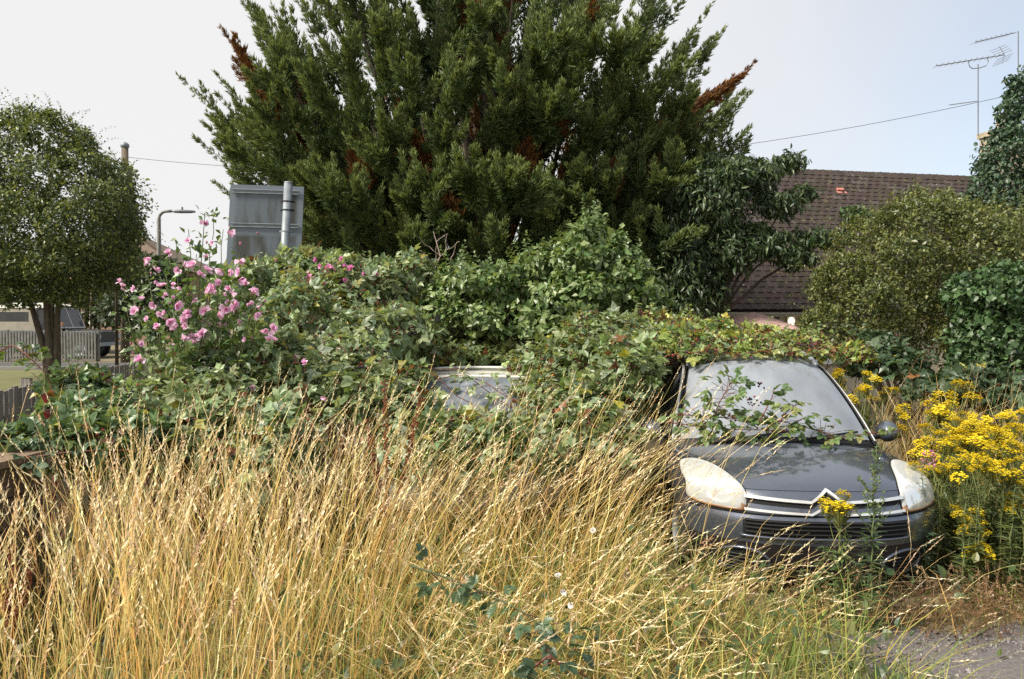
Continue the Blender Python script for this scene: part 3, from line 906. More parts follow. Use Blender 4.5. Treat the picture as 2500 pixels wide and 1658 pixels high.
# old timber sleepers at the near left corner
s0 = P(-260, 1180, 4.1); s1 = P(104, 1098, 5.3)
s0[2] = s1[2] = 0
ex = nrm(s1 - s0); ey = np.array([-ex[1], ex[0], 0]); Ls = float(np.linalg.norm(s1 - s0))
tw = thing('timber_planter', (s0 + s1) / 2, 'rough brown timber planter at the lower left corner behind the grass', 'planter')
Mx = np.eye(4); Mx[:3, 0] = ex; Mx[:3, 1] = ey; Mx[:3, 3] = s0
zt = P(100, 1098, 5.3)[2]
for k in range(5):
    z0 = zt - .045 - (k + 1) * .20
    if z0 < -.25: break
    MB().box((r.normal(0, .01), r.normal(0, .006), max(z0, -.1)), (Ls + r.normal(0, .012), .09, z0 + .188), np.array([1, 1, 1]) * r.uniform(.8, 1.1), Mx).build('plank', M['timber'], tw)
    MB().box((Ls - .10, .092, max(z0, -.1)), (Ls - .012, 1.15, z0 + .188), np.array([1, 1, 1]) * r.uniform(.8, 1.1), Mx).build('plank', M['timber'], tw)
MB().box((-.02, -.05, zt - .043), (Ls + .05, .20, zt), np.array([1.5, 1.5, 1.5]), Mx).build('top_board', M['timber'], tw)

# parasol in the garden behind the car
pq = P(1838, 800, 13.0); pq[2] = 0
par = thing('garden_parasol', pq, 'faded pink parasol with a red fringe in front of the cream house wall', 'parasol')
apex = P(1838, 762, 13.0)
MB().tube([pq, apex], .022, 8).build('parasol_pole', M['white'], par)
M['pinkcloth'] = leaf_mat('pink_cloth', .8, .25, (1.1, .9, .9), .1)
M['redcloth'] = leaf_mat('red_cloth', .8, .3, (1.2, .8, .8), .1)
hem = P(1960, 803, 13.0)
Rr, zh = hem[0] - apex[0], hem[2]
th = np.linspace(0, 2 * PI, 49)
def rad(a): return Rr * (1 - .05 * abs(math.sin(4 * a)))
G = np.stack([np.stack([np.array([apex[0] + f * rad(a) * math.cos(a), apex[1] + f * rad(a) * math.sin(a), apex[2] - (apex[2] - zh) * f ** 1.15]) for a in th]) for f in (0.01, .25, .5, .75, 1)])
canopy = MB().grid(G, (.62, .42, .38)).build('canopy', M['pinkcloth'], par)
G2 = np.stack([G[-1] + [0, 0, -.004], G[-1] + np.stack([np.array([0, 0, -.15 - .03 * math.cos(16 * a)]) for a in th])])
MB().grid(G2, (.42, .03, .02)).build('valance', M['redcloth'], canopy)
for k in range(8):
    a = k / 8 * 2 * PI
    MB().tube([apex - [0, 0, .05], np.array([apex[0] + rad(a) * math.cos(a), apex[1] + rad(a) * math.sin(a), zh - .015])], .008, 5).build('rib', M['white'], par)


# ================================================================== CARS
ROWS = np.array([  # y, z, half width, plan sweep, crown
    (.12, .15, .80, .45, 0), (.04, .22, .84, .46, 0), (.01, .33, .86, .46, 0), (-.01, .45, .87, .46, 0), (-.01, .56, .875, .45, 0),
    (.015, .625, .875, .44, 0), (.04, .70, .87, .43, 0), (.09, .785, .865, .42, .015), (.26, .855, .86, .38, .05), (.55, .915, .855, .27, .08),
    (.85, .955, .85, .22, .09), (1.12, .975, .845, .22, .09), (1.17, .95, .83, .22, .08), (1.17, .975, .82, .24, .06), (1.46, 1.235, .775, .2, .07),
    (1.77, 1.465, .715, .16, .08), (2.08, 1.615, .655, .12, .08), (2.55, 1.665, .64, .05, .07), (3.2, 1.665, .63, 0, .07), (3.85, 1.60, .62, -.03, .07),
    (4.2, 1.50, .60, -.06, .08), (4.36, 1.2, .68, -.08, .06), (4.45, .9, .80, -.14, .04), (4.46, .55, .85, -.18, 0), (4.38, .25, .82, -.2, 0)])
ROWS[:, 2] *= np.array([1.05] * 8 + [1.07] * 6 + [1.035, 1.01] + [1.0] * 9)
BREAKS = (0, 11, 13, 24)


def crv(t, A):
    t = np.asarray(t, float)
    out = np.zeros(t.shape + (A.shape[1],))
    for a, b in zip(BREAKS[:-1], BREAKS[1:]):
        m = (t >= a) & ((t < b) | (b == 24))
        if not m.any(): continue
        B = A[a:b + 1]; B = np.concatenate([2 * B[:1] - B[1:2], B, 2 * B[-1:] - B[-2:-1]])
        q = np.clip(t[m] - a, 0, b - a - 1e-6); i = q.astype(int); f = (q - i)[:, None]
        p0, p1, p2, p3 = B[i], B[i + 1], B[i + 2], B[i + 3]
        out[m] = .5 * (2 * p1 + (p2 - p0) * f + (2 * p0 - 5 * p1 + 4 * p2 - p3) * f ** 2 + (3 * p1 - p0 - 3 * p2 + p3) * f ** 3)
    return out


class Shell:
    def __init__(s, rows): s.A = rows

    def at(s, t, u):
        t, u = np.broadcast_arrays(np.asarray(t, float), np.asarray(u, float))
        sh = t.shape; t, u = t.ravel(), u.ravel()
        a = crv(np.clip(t, 0, 24), s.A)
        au = np.abs(u)
        P_ = np.stack([a[:, 2] * u, a[:, 0] + a[:, 3] * au ** 3, a[:, 1] - a[:, 4] * au ** 2.6], -1)
        return P_.reshape(sh + (3,))

    def nor(s, t, u):
        e = .02
        dt = s.at(np.asarray(t) + e, u) - s.at(np.asarray(t) - e, u)
        du = s.at(t, np.asarray(u) + e) - s.at(t, np.asarray(u) - e)
        return nrm(np.cross(du, dt))

    def off(s, t, u, h):
        return s.at(t, u) + s.nor(t, u) * np.asarray(h)[..., None]

    def patch(s, t0, t1, u0, u1, nt=12, nu=24, h=0.0):
        T, U = np.meshgrid(np.linspace(t0, t1, nt), np.linspace(u0, u1, nu), indexing='ij')
        return s.off(T, U, np.full(T.shape, h)) if h else s.at(T, U)


def car_paint(name, col, rough=.32, dust=(.30, .28, .25), damt=.22, metal=.6):
    m, nt, out = new_mat(name); N, L = nt.nodes, nt.links
    tc = N.new('ShaderNodeTexCoord')
    no = N.new('ShaderNodeTexNoise'); no.inputs['Scale'].default_value = 3.0; no.inputs['Detail'].default_value = 9; no.inputs['Roughness'].default_value = .7
    L.new(tc.outputs['Object'], no.inputs['Vector'])
    n2 = N.new('ShaderNodeTexNoise'); n2.inputs['Scale'].default_value = 160.0; n2.inputs['Detail'].default_value = 2
    L.new(tc.outputs['Object'], n2.inputs['Vector'])
    r1 = N.new('ShaderNodeMapRange'); r1.inputs['From Min'].default_value = .35; r1.inputs['From Max'].default_value = .75
    r1.inputs['To Min'].default_value = damt * .25; r1.inputs['To Max'].default_value = damt
    L.new(no.outputs['Fac'], r1.inputs['Value'])
    r2 = N.new('ShaderNodeMapRange'); r2.inputs['From Min'].default_value = .66; r2.inputs['From Max'].default_value = .72; r2.inputs['To Max'].default_value = .5
    L.new(n2.outputs['Fac'], r2.inputs['Value'])
    ad = N.new('ShaderNodeMath'); ad.operation = 'ADD'; ad.use_clamp = True
    L.new(r1.outputs['Result'], ad.inputs[0]); L.new(r2.outputs['Result'], ad.inputs[1])
    mx = N.new('ShaderNodeMix'); mx.data_type = 'RGBA'; mx.inputs['A'].default_value = (*col, 1); mx.inputs['B'].default_value = (*dust, 1)
    L.new(ad.outputs[0], mx.inputs['Factor'])
    b = N.new('ShaderNodeBsdfPrincipled'); b.inputs['Metallic'].default_value = metal
    b.inputs['Coat Weight'].default_value = 1.0; b.inputs['Coat Roughness'].default_value = .07; b.inputs['Coat IOR'].default_value = 1.7
    rr = N.new('ShaderNodeMapRange'); rr.inputs['To Min'].default_value = rough; rr.inputs['To Max'].default_value = .8
    L.new(ad.outputs[0], rr.inputs['Value']); L.new(rr.outputs['Result'], b.inputs['Roughness'])
    L.new(mx.outputs['Result'], b.inputs['Base Color']); L.new(b.outputs[0], out.inputs[0])
    return m


M['lens'] = glass_mat('hazed_headlight', .55, (.62, .635, .63), (.1, .1, .1), .08, 1.0, 1.5, .92, 1.08)
M['bowl'] = plain('lamp_bowl', (.36, .36, .35), .4, metal=.3, col2=(.22, .22, .22), nscale=9)
M['amber'] = plain('amber_plastic', (.30, .15, .07), .4, col2=(.20, .11, .06), nscale=12, coat=.3)
M['low_bumper'] = plain('dark_bumper', (.020, .016, .019), .45, coat=.2, namp=.3, nscale=9)
M['seat'] = plain('seat_cloth', (.20, .20, .19), .9)
M['dash'] = plain('dashboard', (.09, .09, .09), .7)
M['mirror'] = plain('mirror_glass', (.7, .72, .75), .08, metal=1.0)


# headlight outline in shell coordinates (row, lateral fraction, lower edge flag), smoothed
_lo = [(9.50, .965, 0), (9.62, .93, 0), (9.60, .865, 0), (9.35, .80, 0), (8.85, .725, 0), (8.15, .655, 0), (7.4, .608, 0), (6.75, .592, 0), (6.2, .588, 0), (5.5, .590, 1), (5.12, .60, 1),
       (5.10, .66, 1), (5.10, .74, 1), (5.12, .82, 1), (5.2, .90, 1), (5.4, .965, 1), (5.8, .998, 0), (6.8, .998, 0), (7.8, .998, 0), (8.7, .995, 0), (9.2, .985, 0)]
_lo = np.array(_lo + _lo[:1], float)
LAMP = np.stack([np.interp(np.linspace(0, 21, 85), np.arange(22), _lo[:, k]) for k in range(3)], 1)
for _ in range(2): LAMP[1:-1, :2] = (LAMP[:-2, :2] + 2 * LAMP[1:-1, :2] + LAMP[2:, :2]) / 4


def wheel(parent, x, y, rad_, side):
    c = np.array([x, y, rad_])
    th = np.linspace(0, 2 * PI, 25)
    prof = [(-.09, .72), (-.10, .90), (-.07, 1.0), (.07, 1.0), (.10, .90), (.09, .72)]
    w = link('wheel', None, parent)
    w.location = tuple(c)
    G = np.stack([np.stack([np.array([px, rad_ * pr * math.cos(a), rad_ * pr * math.sin(a)]) for a in th]) for px, pr in prof])
    MB().grid(G).build('tyre', M['rubber'], w, smooth=True)
    rm = MB()
    G = np.stack([np.stack([np.array([side * px, rad_ * pr * math.cos(a), rad_ * pr * math.sin(a)]) for a in th]) for px, pr in ((.07, .72), (.04, .68), (.03, .3), (.055, .2), (.055, .01))])
    rm.grid(G, flip=side < 0)
    rm.build('rim', M['galv'], w, smooth=True)


def make_car(name, loc, rz, label, paint, rows, kind='grey', glass=None, extra=None):
    t = thing(name, loc, label, 'car', None, rz, local=True)
    S = Shell(rows)
    Pm = paint
    zs = rows[16, 1] / 1.615
    MB().grid(S.patch(2.75, 5.0, -1, 1, 12, 49)).build('bumper', Pm, t, True)
    MB().grid(S.patch(0, 2.72, -1, 1, 10, 49)).build('lower_bumper', M['low_bumper'], t, True)  # lower part of the bumper in a darker colour than the upper
    MB().grid(S.patch(5.03, 7.0, -1, 1, 9, 49)).build('nose_panel', Pm, t, True)
    MB().grid(S.patch(4.9, 7.25, -.995, .995, 8, 41, -.012)).build('nose_backing', M['gap'], t, True)
    MB().grid(S.patch(7.04, 10.96, -.965, .965, 26, 45)).build('bonnet', Pm, t, True)
    MB().grid(S.patch(6.9, 11.3, -.999, .999, 24, 45, -.016)).build('engine_bay_lip', M['gap'], t, True)
    for s_ in (-1, 1):
        MB().grid(S.patch(7.04, 11.0, s_ * .972, s_ * 1.0, 20, 4), flip=s_ < 0).build('wing_top', Pm, t, True)
    MB().grid(S.patch(11.02, 13.0, -1, 1, 8, 41)).build('cowl', M['black'], t, True)
    # screen with rubber surround and pillars
    MB().grid(S.patch(12.98, 16.05, -.955, .955, 10, 41, -.006)).build('screen_rubber', M['black'], t, True)
    ws = MB().grid(S.patch(13.12, 15.93, -.925, .925, 26, 49, .004)).build('windscreen', glass, t, True)
    for s_ in (-1, 1):
        MB().grid(S.patch(13.0, 16.1, s_ * .955, s_ * 1.0, 26, 5, .004), flip=s_ < 0).build('windscreen_pillar', Pm, t, True)
    MB().grid(S.patch(16.0, 20.0, -1, 1, 24, 33)).build('roof', Pm, t, True)
    MB().grid(S.patch(20.0, 21.9, -.9, .9, 10, 25, .003)).build('rear_window', glass, t, True)
    MB().grid(S.patch(20.0, 22.0, -1, 1, 10, 25, -.008)).build('tailgate', Pm, t, True)
    MB().grid(S.patch(22.0, 24.0, -1, 1, 10, 25)).build('rear_bumper', Pm, t, True)
    # flanks
    E = S.at(np.linspace(7, 22, 240), 1.0)
    yb = E[:, 1]; belt0 = float(S.at(np.array([13.0]), 1.0)[0, 1])
    hoodm = yb <= belt0
    topy = np.concatenate([yb[hoodm], [belt0 + .05, belt0 + .6, rows[18, 0], rows[22, 0] - .1]])
    topz = np.concatenate([E[hoodm, 2], np.array([.955, 1.01, 1.04, 1.0]) * zs])
    topx = np.concatenate([E[hoodm, 0], np.array([.955, .985, .985, .93]) * rows[5, 2]])
    o_ = np.argsort(topy); topy, topz, topx = topy[o_], topz[o_], topx[o_]
    Vn, Un = 15, 64
    XM = rows[5, 2] * 1.045
    for s_ in (-1, 1):
        G = np.zeros((Vn, Un, 3))
        for i, v in enumerate(np.linspace(0, 1, Vn)):
            F = S.at(np.array([7 * v]), 1.0)[0]; Rr_ = S.at(np.array([24 - 2 * v]), 1.0)[0]
            u = np.linspace(0, 1, Un) ** 1.25
            y = F[1] + (Rr_[1] - F[1]) * u
            zt_ = np.interp(y, topy, topz); xt = np.interp(y, topy, topx)
            z = .18 + (zt_ - .18) * v
            z = z * (1 - np.exp(-u * 25)) + F[2] * np.exp(-u * 25)
            gk = np.interp(1 - v, [0, .12, .35, .8, 1], [0, .72, 1, .9, .5])
            x = xt + (XM - xt) * gk
            x = x * (1 - np.exp(-u * 16)) + F[0] * np.exp(-u * 16)
            x = x * (1 - np.exp(-(1 - u) * 25)) + Rr_[0] * np.exp(-(1 - u) * 25)
            G[i] = np.stack([s_ * x, y, z], -1)
        F_, m, n = [], Vn, Un
        wy = (rows[9, 0] + .38, rows[20, 0] - .62)
        for i in range(m - 1):
            for j in range(n - 1):
                c = G[i:i + 2, j:j + 2].reshape(-1, 3).mean(0)
                if any((c[1] - q) ** 2 + (c[2] - .31) ** 2 < .36 ** 2 for q in wy): continue
                f = (i*n+j, i*n+j+1, (i+1)*n+j+1, (i+1)*n+j)
                F_.append(f if s_ > 0 else f[::-1])
        MB().raw(G.reshape(-1, 3), F_).build('body_side', Pm, t, True)
        # greenhouse: pillars then three panes
        ts = np.linspace(13.25, 20.6, 40)
        Et = S.at(ts, 1.0)
        Bt = np.stack([np.interp(Et[:, 1], topy, topx), Et[:, 1], np.interp(Et[:, 1], topy, topz)], -1)
        def gh(i0, i1, k0, k1, h):
            return np.stack([np.stack([(lerp(Et[i], Bt[i], k) + np.array([h, 0, h * .4])) * [s_, 1, 1] for i in range(i0, i1)]) for k in np.linspace(k0, k1, 5)])
        MB().grid(gh(0, 40, 0, 1, 0), flip=s_ > 0).build('door_frame', Pm, t, True)
        for (i0, i1) in ((2, 11), (12, 24), (25, 37)):
            MB().grid(gh(i0, i1, .14, .94, .005), flip=s_ > 0).build('side_window', M['carglass_side'], t, True)
        for q in wy:
            wheel(t, s_ * (XM - .12), q, .315, s_)
        # headlight
        if extra != 'plain':
            ts_, us_ = LAMP[:, 0], LAMP[:, 1]
            ct, cu2 = 6.75, .80
            def ring_(f, h, m=slice(None)):
                return S.off(ct + (ts_[m] - ct) * f, s_ * np.minimum(cu2 + (us_[m] - cu2) * f, 1.0), np.full(len(ts_[m]), h))
            hl = MB().grid(np.stack([ring_(f, .003) for f in (1.035, 1.0, .985)]), flip=s_ > 0).build('headlight', M['gap'], t, True)
            MB().grid(np.stack([ring_(f, .0045) for f in (.99, .6, .02)]), flip=s_ > 0).build('lamp_bowl', M['bowl'], hl, True)
            MB().grid(np.stack([ring_(f, h) for f, h in ((.985, .004), (.95, .014), (.85, .02), (.6, .024), (.3, .026), (.01, .027))]), flip=s_ > 0).build('lens', M['lens'], hl, True)
            for (t0_, u0_, rt_, ru_) in ((6.35, .76, .75, .095), (7.3, .87, .8, .085)):
                th = np.linspace(0, 2 * PI, 21)
                MB().grid(np.stack([S.off(t0_ + rt_ * f * np.sin(th), s_ * (u0_ + ru_ * f * np.cos(th)), np.full(21, h)) for f, h in ((1, .016), (.75, .009), (.3, .006), (.28, .015), (.02, .016))]), flip=s_ > 0).build('reflector', M['chrome'], hl, True)
            low_ = (LAMP[:, 2] > .5)
            MB().grid(np.stack([ring_(f, h, low_) for f, h in ((.99, .005), (.955, .017), (.86, .024), (.84, .018))]), flip=s_ > 0).build('indicator', M['amber'], hl, True)
        else:
            T, U = np.meshgrid(np.linspace(5.4, 6.9, 8), np.linspace(.6, .95, 10), indexing='ij')
            MB().grid(S.off(T, U * s_, np.full(T.shape, .012)), flip=s_ < 0).build('headlight', M['lens'], t, True)
        # mirror
        mq = np.array([s_ * (rows[5, 2] * 1.045 + (.085 if s_ < 0 else .04)), rows[14, 0] + .02, 1.02 * zs])
        th = np.linspace(0, 2 * PI, 17)
        G = np.stack([np.stack([mq + np.array([.088 * rr_ * math.cos(a) + s_ * sx, dy, .088 * rr_ * math.sin(a) * (1.1 if math.sin(a) > 0 else 1.0)]) for a in th])
                      for (dy, rr_, sx) in ((-.105, .02, .0), (-.10, .35, .0), (-.08, .65, 0), (-.045, .88, 0), (0, 1, 0), (.05, .98, 0), (.065, .9, 0))])
        mo = MB().grid(G, flip=True).build('mirror', Pm, t, True)
        MB().raw(G[-1][:-1] * [1, 1, 1] - [0, .008, 0], [tuple(range(16))]).build('mirror_glass', M['mirror'], mo)
        ar = mq - np.array([s_ * .17, -.05, .05])
        MB().tube([mq - [s_ * .05, -.01, .03], ar], [.03, .035], 8).build('mirror_arm', M['black'], mo, True)
    # interior
    d0 = rows[13, 0]
    db = MB()
    xx = rows[13, 2] * .88
    prof = [(d0 + .30, .93), (d0 + .55, .965), (d0 + .78, .93), (d0 + .80, .62)]
    db.grid(np.stack([np.stack([np.array([x, y, z * zs]) for (y, z) in prof]) for x in np.linspace(-xx, xx, 9)]), flip=True)
    db.build('dashboard', M['dash'], t, True)
    MB().grid(np.array([[[-.7, d0 + .5, .3], [.7, d0 + .5, .3]], [[-.7, rows[19, 0], .3], [.7, rows[19, 0], .3]]])).build('floor_pan', M['black'], t)
    for s_ in (-1, 1):
        se = MB(); x0 = s_ * .36
        se.box((x0 - .24, d0 + .95, .40), (x0 + .24, d0 + 1.45, .58))
        G = np.stack([np.stack([np.array([x0 + w_ * .25 * math.cos(a), d0 + yy + .07 * math.sin(a), zz * zs]) for a in np.linspace(0, 2 * PI, 17)]) for (zz, w_, yy) in
                      ((.52, .95, 1.45), (.8, 1, 1.50), (1.05, .92, 1.56), (1.14, .7, 1.60), (1.16, .3, 1.60), (1.17, .52, 1.61), (1.25, .55, 1.63), (1.34, .5, 1.65), (1.36, .1, 1.65))])
        se.grid(G)
        se.build('front_seat', M['seat'], t, True)
    ctr = np.array([.36, d0 + .84, .93 * zs])
    th = np.linspace(0, 2 * PI, 25)
    ri = np.array([ctr + [.18 * math.cos(a), .07 * math.sin(a), .17 * math.sin(a)] for a in th])
    sw = MB().tube(ri, .016, 6, cap=False)
    for k in (0, 12, 18): sw.tube([ctr, ri[k]], .014, 5)
    sw.build('steering_wheel', M['black'], t)
    mq = S.at(np.array([15.2]), 0.0)[0] + np.array([0, .07, -.06])
    MB().box(mq + [-.11, -.015, -.035], mq + [.11, .02, .035]).build('rear_view_mirror', M['black'], t)
    return t, S


M['carglass'] = glass_mat('dust_and_sheen_windscreen', .36, (.55, .60, .68), (.02, .025, .03), .05, .55, 2.05)  # dust film, its blue grey colour also painting in the pale sky sheen
M['carglass_side'] = glass_mat('side_glass', .10, (.4, .4, .4), (.01, .012, .014), .04, .35, 1.42)
M['carglass_w'] = glass_mat('white_car_glass', .30, (.42, .47, .55), (.04, .045, .05), .06, .2)
M['grey_paint'] = car_paint('dark_grey_paint', (.072, .086, .122), .28, (.27, .29, .33), .16)
M['white_paint_car'] = car_paint('old_white_paint', (.66, .65, .61), .45, (.30, .31, .22), .45, 0)
CAR_LOC = (2.205, 5.50, 0.0)
CAR_RZ = -math.radians(3.0)
car, S = make_car('parked_car', CAR_LOC, CAR_RZ, 'dark grey people carrier abandoned in the grass with brambles over its roof', M['grey_paint'], ROWS, glass=M['carglass'])

# --- front trim of the grey car
def bar(pts_tu, w, h0, h1, name, mat, parent, sub=8):
    """a flat strip laid on the shell along (t,u) points, w in t"""
    pts = np.array(pts_tu, float)
    seg = np.concatenate([np.linspace(pts[i], pts[i + 1], sub, endpoint=False) for i in range(len(pts) - 1)] + [pts[-1:]])
    a = S.off(seg[:, 0] - w, seg[:, 1], np.full(len(seg), h0)); b = S.off(seg[:, 0] - w, seg[:, 1], np.full(len(seg), h1))
    c = S.off(seg[:, 0] + w, seg[:, 1], np.full(len(seg), h1)); d = S.off(seg[:, 0] + w, seg[:, 1], np.full(len(seg), h0))
    G = np.stack([a, b, c, d])
    return MB().grid(G, flip=True).build(name, mat, parent)

UP = [(6.45, -.60), (6.18, -.15), (6.15, -.125), (7.0, 0.0), (6.15, .125), (6.18, .15), (6.45, .60)]
LOWB = [(5.38, -.60), (5.15, -.15), (5.12, -.125), (6.0, 0.0), (5.12, .125), (5.15, .15), (5.38, .60)]
gr = bar(UP, .115, .0, .022, 'grille_bar', M['chrome'], car)
bar(LOWB, .115, .0, .022, 'grille_bar', M['chrome'], car)
def between(lo, hi, h, name, mat):
    lo, hi = np.array(lo, float), np.array(hi, float)
    us = np.linspace(-.60, .60, 97)
    tl = np.interp(us, lo[:, 1], lo[:, 0]); th_ = np.interp(us, hi[:, 1], hi[:, 0])
    G = np.stack([S.off(tl + (th_ - tl) * f, us, np.full(us.shape, h)) for f in (0, .33, .66, 1)])
    return MB().grid(G).build(name, mat, car)
MID = [(t_ - .50, u_) for t_, u_ in UP]
between(MID, UP, .004, 'grille_slot', M['gap'])
# lower intake with slats
T, U = np.meshgrid(np.linspace(3.25, 4.45, 6), np.linspace(-.62, .62, 41), indexing='ij')
it = MB().grid(S.off(T, U, np.full(T.shape, .004))).build('air_intake', M['gap'], car)
for k in range(4):
    tt = 3.45 + k * .27
    us = np.linspace(-.60, .60, 33)
    MB().tube(S.off(np.full(33, tt), us, np.full(33, .012)), .006, 5).build('intake_slat', M['black'], it)
lipu = np.linspace(-.64, .64, 41)
MB().tube(S.off(np.full(41, 3.18), lipu, np.full(41, .006)), .011, 6).build('intake_lip', M['grey_paint'], it, True)
MB().tube(S.off(np.full(61, 4.98), np.linspace(-.99, .99, 61), np.full(61, .002)), .007, 5).build('bumper_seam', M['gap'], car)
for s_ in (-1, 1):
    th = np.linspace(0, 2 * PI, 21)
    G = np.stack([S.off(1.55 + .75 * f * np.sin(th), s_ * (.62 + .17 * f * np.cos(th)), np.full(21, .004 + .002 * (1 - f))) for f in (1, .6, .1)])
    fg = MB().grid(G, flip=s_ < 0).build('fog_lamp_recess', M['gap'], car)
    MB().tube(S.off(1.55 + .85 * np.sin(th), s_ * (.62 + .19 * np.cos(th)), np.full(21, .006)), .012, 6, cap=False).build('recess_rim', M['grey_paint'], fg, True)
    for k in range(5):
        tt = 1.1 + k * .22
        MB().tube(S.off(np.full(8, tt), s_ * np.linspace(.50, .74, 8), np.full(8, .012)), .006, 5).build('fog_slat', M['black'], fg)
# wipers and roof rails
for (u0, u1, t1) in ((-.72, .18, 13.28), (-.05, .80, 13.30)):
    us = np.linspace(u0, u1, 14)
    tt = np.linspace(12.9, t1, 14)
    MB().tube(S.off(tt, us, np.full(14, .022)), .010, 5).build('wiper', M['black'], car)
for s_ in (-1, 1):
    tt = np.linspace(16.0, 19.6, 26); hh = .045 * np.minimum(1, 5 * np.minimum(np.linspace(0, 1, 26), 1 - np.linspace(0, 1, 26))) + .004
    MB().tube(S.off(tt, np.full(26, s_ * .93), hh), .022, 8).build('roof_rail', M['galv'], car, True)
    # weather strip beside the screen
    tt = np.linspace(13.1, 16.1, 20)
    MB().tube(S.off(tt, np.full(20, s_ * .963), np.full(20, .010)), .009, 6).build('screen_trim', M['black'], car)
    MB().tube(S.off(tt, np.full(20, s_ * .995), np.full(20, .004)), .012, 6).build('gutter_trim', M['chrome'], car)

# --- white hatchback sunk in the brambles
WR = ROWS.copy()
WR[:, 0] *= .86; WR[:, 1] *= .855; WR[:, 2] *= .92; WR[:, 3] *= .75
WR[13:21, 4] *= .35; WR[13:21, 3] *= .4; WR[14:16, 2] *= 1.05; WR[16:20, 2] *= 1.08
WL = (-.42, 6.75, 0.0)
wcar, S2 = make_car('parked_car', WL, math.radians(-2), 'old white hatchback almost swallowed by brambles and grass', M['white_paint_car'], WR, glass=M['carglass_w'], extra='plain')
for s_ in (-1, 1):
    tt = np.linspace(13.3, 19.5, 30)
    MB().tube(S2.off(tt, np.full(30, s_ * .97), np.full(30, .012)), .013, 6).build('rain_gutter', M['white'], wcar, True)
us = np.linspace(-.93, .93, 21)
MB().tube(S2.off(np.full(21, 16.05), us, np.full(21, .006)), .012, 6).build('screen_header', M['white'], wcar, True)
MB().tube(S2.off(np.full(21, 17.2), us * .9, np.full(21, .03)), .014, 6).build('roof_bar', M['white'], wcar, True)


# ------------------------------------------------------------------ white-roofed off-road vehicle across the road
OX1 = P(266, 800, 29.0)[0]
olen = 4.35
off = thing('off_road_vehicle', (OX1 - olen / 2, 29.0, .6), 'boxy off road vehicle with white roof and black bonnet behind the picket fence', 'car', local=True)
M['cream_metal'] = plain('cream_metal', (.34, .31, .25), .5, namp=.2, nscale=4)
M['roof_metal'] = plain('white_roof', (.55, .535, .49), .5, namp=.15, nscale=4)
M['darkbody'] = plain('black_bodywork', (.022, .022, .024), .4, namp=.3, coat=.3)
h = olen / 2
Wd = .82
MB().box((-h, -Wd, .48), (h - 1.35, Wd, .98)).build('lower_body', M['darkbody'], off)
MB().box((-h + .02, -Wd - .012, .975), (h - 1.30, -Wd + .02, 1.02)).build('waist_capping', M['galv'], off)
# side panel with window openings
cab = MB()
for s_ in (-1, 1):
    y0, y1 = (-Wd, -Wd + .03) if s_ < 0 else (Wd - .03, Wd)
    cab.box((-h, y0, 1.022), (h - 2.15, y1, 1.32)); cab.box((-h, y0, 1.66), (h - 2.15, y1, 1.80))
    cab.box((-h, y0, 1.322), (-h + .18, y1, 1.658)); cab.box((h - 2.42, y0, 1.322), (h - 2.15, y1, 1.658))
cab.box((-h, -Wd + .032, 1.022), (-h + .03, Wd - .032, 1.80))
cab.build('hardtop_side', M['cream_metal'], off)
for s_ in (-1, 1):
    y = s_ * (Wd - .015)
    MB().box((-h + .182, y - .004, 1.325), (h - 2.422, y + .004, 1.655)).build('side_window', M['carglass_side'], off)
    d_ = MB(); d_.box((h - 2.145, y - .013, .982), (h - 1.36, y + .013, 1.25)); d_.build('door', M['darkbody'], off)
    df = MB()
    df.box((h - 2.145, y - .012, 1.252), (h - 2.10, y + .012, 1.79)); df.box((h - 2.098, y - .012, 1.745), (h - 1.62, y + .012, 1.79))
    df.build('door_frame', M['darkbody'], off)
    MB().raw([[h - 2.098, y, 1.253], [h - 1.45, y, 1.253], [h - 1.62, y, 1.744], [h - 2.098, y, 1.744]], [(0, 1, 2, 3)]).build('door_window', M['carglass_side'], off)
th = np.linspace(0, PI, 9)
G = np.stack([np.stack([np.array([x, -(Wd + .02) * math.copysign(abs(math.cos(a)) ** .35, math.cos(a)), 1.803 + zc * math.sin(a) ** .6]) for a in th]) for (x, zc) in ((-h - .03, .12), (-h + .3, .19), (0, .20), (h - 1.9, .18), (h - 1.50, .08))])
MB().grid(G).build('roof', M['roof_metal'], off, True)
# raked flat windscreen with two panes
a0, a1 = np.array([h - 1.30, 0, 1.10]), np.array([h - 1.58, 0, 1.80])
wsf = MB()
for y in (-Wd + .03, 0, Wd - .03): wsf.tube([a0 + [0, y, 0], a1 + [0, y, 0]], .028, 6)
for q in (a0, a1): wsf.tube([q - [0, Wd - .03, 0], q + [0, Wd - .03, 0]], .03, 6)
wf_ = wsf.build('windscreen_frame', M['roof_metal'], off)
for y0, y1 in ((-Wd + .05, -.03), (.03, Wd - .05)):
    MB().raw([a0 + [0, y0, 0], a0 + [0, y1, 0], a1 + [0, y1, 0], a1 + [0, y0, 0]], [(0, 1, 2, 3)]).build('pane', M['carglass_side'], wf_)
bn = MB()
G = np.stack([np.stack([np.array([x, y, z - .05 * abs(y / .55) ** 4]) for y in np.linspace(-.56, .56, 9)]) for (x, z) in ((h - 1.32, 1.06), (h - .7, 1.05), (h - .1, 1.02), (h - .04, .96))])
bn.grid(G); bn.build('bonnet', M['darkbody'], off, True)
